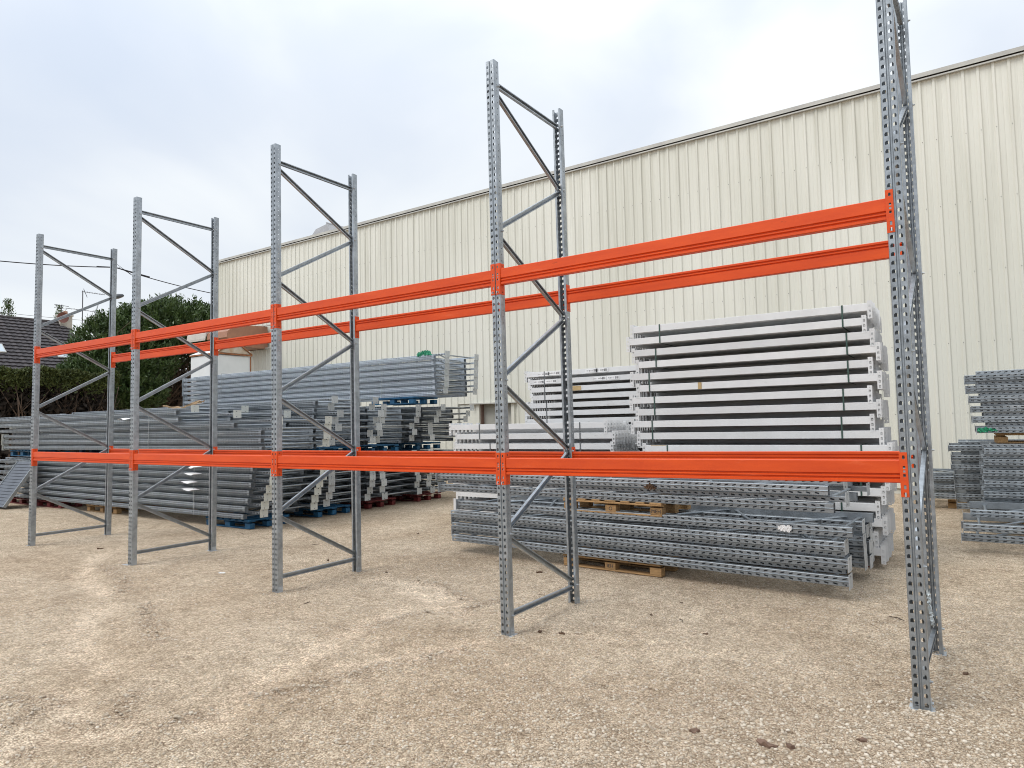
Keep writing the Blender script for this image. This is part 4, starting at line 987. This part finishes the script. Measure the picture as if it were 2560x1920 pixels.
for k in range(4, 10):
    for j in range(0, 9): raw_beam(-6.55 + .05 * (k % 2), 4.18 + j * .106, 1.62 - k * .15 - .083 - (.06 if j > 6 and j % 2 == 0 and k < 9 else 0))
tag(link('white_beams_in_bulk', mb.mesh('white_beams_in_bulk', M['white'])), 'packed white beams deeper inside the low and rear beam stacks', None, None, 'stuff')

# ------------------------------------------------------------------ stickers, tags and litter
def sticker(x, y, z, w_, h_, label, txt='N 8115', grp='printed stickers on the rear white beams'):
    o = empty('sticker', (x, y, z)); tag(o, label, 'sticker', grp)
    mb = MB(); mb.box(0, w_, -.0008, 0, 0, h_); part('paper', mb.mesh('paper', M['paper']), o)
    mb = MB(); xx = w_ * .68
    while xx < w_ * .93:
        b_ = random.choice((.002, .004, .006)); mb.box(xx, xx + b_, -.0014, -.0009, h_ * .2, h_ * .85); xx += b_ + random.choice((.003, .004))
    part('barcode', mb.mesh('barcode', M['ink']), o)
    text(txt, h_ * .62, M['ink'], (w_ * .36, -.0012, h_ * .5), (R(90), 0, 0), o, 'printed_text')
for x, z, t_, lb in ((-5.85 + .07, 2.425, '1011 WE47', 'left sticker of the left pair on the topmost rear white beam'), (-5.58, 2.43, 'N 8115', 'right sticker of the left pair on the topmost rear white beam'),
                     (-4.95 + .08, 2.43, 'N 8115', 'left sticker of the right pair on the topmost rear white beam'), (-4.68, 2.43, '1011 WE47', 'right sticker of the right pair on the topmost rear white beam'),
                     (-5.86, 2.295, '1011 WE47', 'left sticker of the left pair on the second rear white beam'), (-5.64, 2.295, 'N 8115', 'right sticker of the left pair on the second rear white beam'),
                     (-4.72, 2.295, '1011 WE47', 'left sticker of the right pair on the second rear white beam'), (-4.49, 2.295, 'N 8115', 'right sticker of the right pair on the second rear white beam')):
    sticker(x, 5.546, z, .22, .06, lb, t_)
def patch(name, x, y, z, w_, h_, m, label, cat, rot=(0, 0, 0)):
    mb = MB(); mb.box(0, w_, -.001, .001, 0, h_); o = link(name, mb.mesh(name, M[m]), None, (x, y, z), rot); return tag(o, label, cat)
patch('brown_tape', -5.14, 5.546, 2.15, .18, .075, 'tape', 'strip of brown tape on the third rear white beam', 'tape')
patch('brown_tape', -2.43, 3.797, ZT_[5] - .083, .045, .083, 'tape', 'piece of brown tape on the sixth beam down of the tall white stack', 'tape')
patch('cardboard_strip', -3.07, 3.80, 1.305, .2, .006, 'tape', 'thin cardboard strip lying on a lower beam of the tall white stack', 'cardboard')
def paper_tag(x, z, w_, label):
    mb = MB(); n = 6; V = []
    for i in range(n + 1):
        t = i / n; V += [(t * w_ * .8, -.08 - .01 * math.sin(t * 7), .018 * math.sin(t * 5 + x)), (t * w_ + .05, .0, .02 + .01 * math.sin(t * 4))]
    mb.add(V, [(2 * i, 2 * i + 2, 2 * i + 3, 2 * i + 1) for i in range(n)])
    mb.add([(p[0], p[1], p[2] - .002) for p in V], [(2 * i, 2 * i + 2, 2 * i + 3, 2 * i + 1) for i in range(n)])
    tag(link('paper_tag', mb.mesh('paper_tag', M['paper']), None, (x, 2.385, z)), label, 'paper tag', 'paper tags on the near left stack')
for x, z, w_, lb in ((-11.05, .985, .36, 'topmost white paper tag sticking out under the orange beam on the near left stack'), (-11.05, .865, .36, 'second white paper tag down on the near left stack'), (-11.15, .72, .36, 'third white paper tag down on the near left stack'), (-11.13, .595, .38, 'lowest white paper tag on the near left stack'), (-13.35, 1.86, .3, 'white paper tag between the upper frames behind the second left rack post')):
    paper_tag(x, z, w_, lb)
def scrunch(name, pts, r_, m, label, cat, n=7):
    mb = MB(); mb.tube(pts, r_, n); me = mb.mesh(name, M[m], True)
    for v in me.vertices: v.co += Vector((random.uniform(-1, 1), random.uniform(-1, 1), random.uniform(-1, 1))) * .006
    return tag(link(name, me), label, cat)
def crumple(name, pts, wd, amp, m, label, cat):
    """thin crumpled sheet following a path"""
    P = [Vector(p) for p in pts]; n = 22; k_ = 5; V = []; F = []
    for i in range(n + 1):
        t = i / n * (len(P) - 1); a_ = int(min(t, len(P) - 2)); q = P[a_].lerp(P[a_ + 1], t - a_); w_ = (wd[a_] + (wd[a_ + 1] - wd[a_]) * (t - a_)) * random.uniform(.6, 1.3)
        for j in range(k_): V.append(q + Vector((random.uniform(-1, 1) * amp, random.uniform(-1.6, .2) * amp, (j / (k_ - 1) - .5) * w_ + random.uniform(-1, 1) * amp)))
    for i in range(n):
        for j in range(k_ - 1): F.append((i * k_ + j, (i + 1) * k_ + j, (i + 1) * k_ + j + 1, i * k_ + j + 1))
    mb = MB(); mb.add(V, F); mb.add([v + Vector((0, .0015, 0)) for v in V], F)
    return tag(link(name, mb.mesh(name, M[m])), label, cat)
crumple('torn_wrap', [(-14.3, 3.74, 2.17), (-13.9, 3.72, 2.12), (-13.5, 3.72, 2.08), (-13.3, 3.7, 2.14), (-13.0, 3.74, 2.20), (-12.8, 3.78, 2.22)], [.03, .05, .09, .05, .07, .03], .012, 'rag', 'torn brown wrapping caught on the second left stack of frames', 'wrapping')
crumple('green_wrap', [(-9.25, 6.37, 3.11), (-9.05, 6.36, 3.13), (-8.84, 6.36, 3.12)], [.07, .10, .06], .022, 'greenfoil', 'green plastic wrap at the top right end of the bright stack', 'wrapping')
crumple('green_wrap', [(.42, 6.83, 1.40), (.52, 6.83, 1.405), (.64, 6.83, 1.40)], [.06, .07, .03], .010, 'greenfoil', 'green plastic wrap on the bottom frame of the raised stack at the right edge', 'wrapping')
crumple('torn_sticker', [(-1.22, 2.234, .612), (-1.10, 2.228, .606)], [.045, .055], .003, 'paper', 'torn white sticker on the frame lying open on the low pile', 'sticker')
crumple('clear_film', [(.045, .02, .66), (.05, .04, .55), (.06, .06, .46)], [.02, .03, .02], .012, 'film', 'scrap of clear film caught on the near right rack post', 'film')
crumple('dead_leaf', [(-2.56, 2.335, .93), (-2.49, 2.325, .935), (-2.43, 2.33, .925)], [.02, .07, .01], .010, 'decay', 'curled brown leaf stuck on the upper frame pile', 'leaf')
# fastening wires round the frame bundles
for x, y, z0, z1, lb in ((-10.87, 2.372, .16, 1.08, 'thin steel wire tied round the near left lower stack'), (-12.35, 2.372, 1.26, 2.04, 'thin steel wire tied round the near left upper stack'), (-16.9, 2.372, 1.26, 2.04, 'thin steel wire tied round the far end of the near left upper stack'), (-10.3, 6.372, 2.23, 3.12, 'thin steel wire round the right part of the tall bright stack'), (-16.2, 6.372, 2.23, 3.12, 'thin steel wire round the left part of the tall bright stack')):
    mb = MB(); mb.tube([(x, y, z0), (x + .02, y, z1), (x, y + 1.2, z1 + .005), (x, y + 1.2, z0)], .0065, 5); tag(link('tie_wire', mb.mesh('tie_wire', M['zinc'])), lb, 'wire', 'tie wires round the frame stacks')
# leaning shelf panel
sp = empty('shelf_panel', (0, 0, 0)); tag(sp, 'dark ribbed steel shelf panel leaning against the left end of the stacks', 'panel')
A0 = Vector((-18.0, 1.78, .05)); A1 = Vector((-17.02, 1.78, .05)); B1_ = Vector((-16.80, 2.31, 1.0)); B0 = B1_ - (A1 - A0)
ex = (A1 - A0); ey = (B0 - A0); en = ex.cross(ey).normalized(); 
def Q(u, v, h): return A0 + ex * u + ey * v + en * h
mb = MB()
for k in range(15):
    v0, v1 = k / 15, (k + .86) / 15; mb.add([Q(0.03, v0, .0), Q(.97, v0, 0), Q(.97, v1, 0), Q(.03, v1, 0), Q(.03, (k + 1) / 15, -.02), Q(.97, (k + 1) / 15, -.02), Q(.03, v1, -.02), Q(.97, v1, -.02)], [(0, 1, 2, 3), (3, 2, 7, 6), (6, 7, 5, 4)])
    if k: mb.add([Q(.03, v0, -.02), Q(.97, v0, -.02), Q(.97, v0, 0), Q(.03, v0, 0)], [(0, 1, 2, 3)])
part('ribbed_sheet', mb.mesh('ribbed_sheet', M['panel']), sp)
for u0, u1 in ((0, .03), (.97, 1.0)):
    mb = MB(); mb.add([Q(u0, 0, -.05), Q(u1, 0, -.05), Q(u1, 1, -.05), Q(u0, 1, -.05), Q(u0, 0, .012), Q(u1, 0, .012), Q(u1, 1, .012), Q(u0, 1, .012)], [(0, 1, 2, 3), (4, 5, 6, 7), (0, 4, 7, 3), (1, 5, 6, 2), (0, 1, 5, 4), (3, 2, 6, 7)])
    part('edge_flange', mb.mesh('edge_flange', M['galv_side']), sp)

# litter on the gravel
def ground_bit(name, x, y, s_, m, label, cat, flat=.35, n=9):
    mb = MB(); V = [(0, 0, .35 * s_ * flat)]
    for k in range(n):
        a_ = 6.283 * k / n; q = s_ * random.uniform(.55, 1.1); V.append((q * math.cos(a_), q * math.sin(a_) * .6, random.uniform(0, .9) * s_ * flat))
    for k in range(n): V.append((V[1 + k][0] * .9, V[1 + k][1] * .9, -.01))
    mb.add(V, [(0, 1 + k, 1 + (k + 1) % n) for k in range(n)] + [(1 + k, 1 + n + k, 1 + n + (k + 1) % n, 1 + (k + 1) % n) for k in range(n)])
    return tag(link(name, mb.mesh(name, M[m]), None, (x, y, float(gh(x, y)) + .002), (0, 0, random.uniform(0, 6.28))), label, cat)
GL = 'dry leaves on the gravel'
for x, y, s_, lb in ((-3.67, 2.00, .045, 'curled dry leaf on the gravel left of the low pile'), (-1.45, .77, .022, 'dark dry leaf on the gravel between the two right rack posts'), (-2.42, .27, .03, 'dry leaf on the gravel right of the second post from the right'), (-2.59, .22, .03, 'dark dry leaf just behind the base of the second post from the right'),
                     (-6.63, 3.36, .035, 'dark dry leaf on the gravel right of the blue pallets'), (-5.18, 1.2, .03, 'dark dry leaf on the gravel right of the third rear post'), (-9.92, .41, .05, 'brown dry leaf left of the second left post'), (.19, .75, .03, 'dark dry leaf right of the rear right post'),
                     (-2.0, 1.05, .022, 'small dry leaf on the gravel in front of the low pile'), (-6.31, 1.35, .03, 'dry leaf between the third and fourth rear posts'), (-1.9, 1.5, .02, 'small dry leaf near the wooden pallet')):
    ground_bit('dead_leaf', x, y, s_, 'decay', lb, 'leaf', .5)
ground_bit('paper_scrap', -6.93, .33, .055, 'paper', 'white paper scrap on the gravel between the second and third left frames', 'paper', .25)
for x, y, s_, lb in ((-.64, -.80, .055, 'dark earth clod at the bottom right of the yard'), (-.54, -.76, .04, 'flat earth clod beside the larger one at the bottom right'), (-1.0, -.84, .03, 'small dark clod left of the larger earth clods'), (-.25, -.52, .028, 'grey-brown clod in front of the near right post')):
    ground_bit('earth_clod', x, y, s_, 'clod', lb, 'clod', .55, 11)
def twig(x, y, l, an, label):
    mb = MB(); a_ = Vector((0, 0, .006)); b_ = Vector((l * math.cos(an), l * math.sin(an), .012)); mb.tube([a_, a_.lerp(b_, .5) + Vector((.01, .008, .004)), b_], [.003, .004, .0025], 5)
    tag(link('twig', mb.mesh('twig', M['twig']), None, (x, y, float(gh(x, y)))), label, 'twig')
twig(-.32, 1.88, .16, -.75, 'dark twig on the gravel behind the near right post'); twig(-4.88, -.19, .07, 1.5, 'short upright twig on the gravel in the middle of the yard'); twig(-1.7, .95, .07, 2.2, 'small twig on the gravel between the right posts'); twig(-9.3, 2.2, .25, -.4, 'bent twig beside the blue pallet'); twig(-7.3, 1.9, .12, .9, 'small twig right of the second rear post')
print('objects', len(bpy.data.objects))
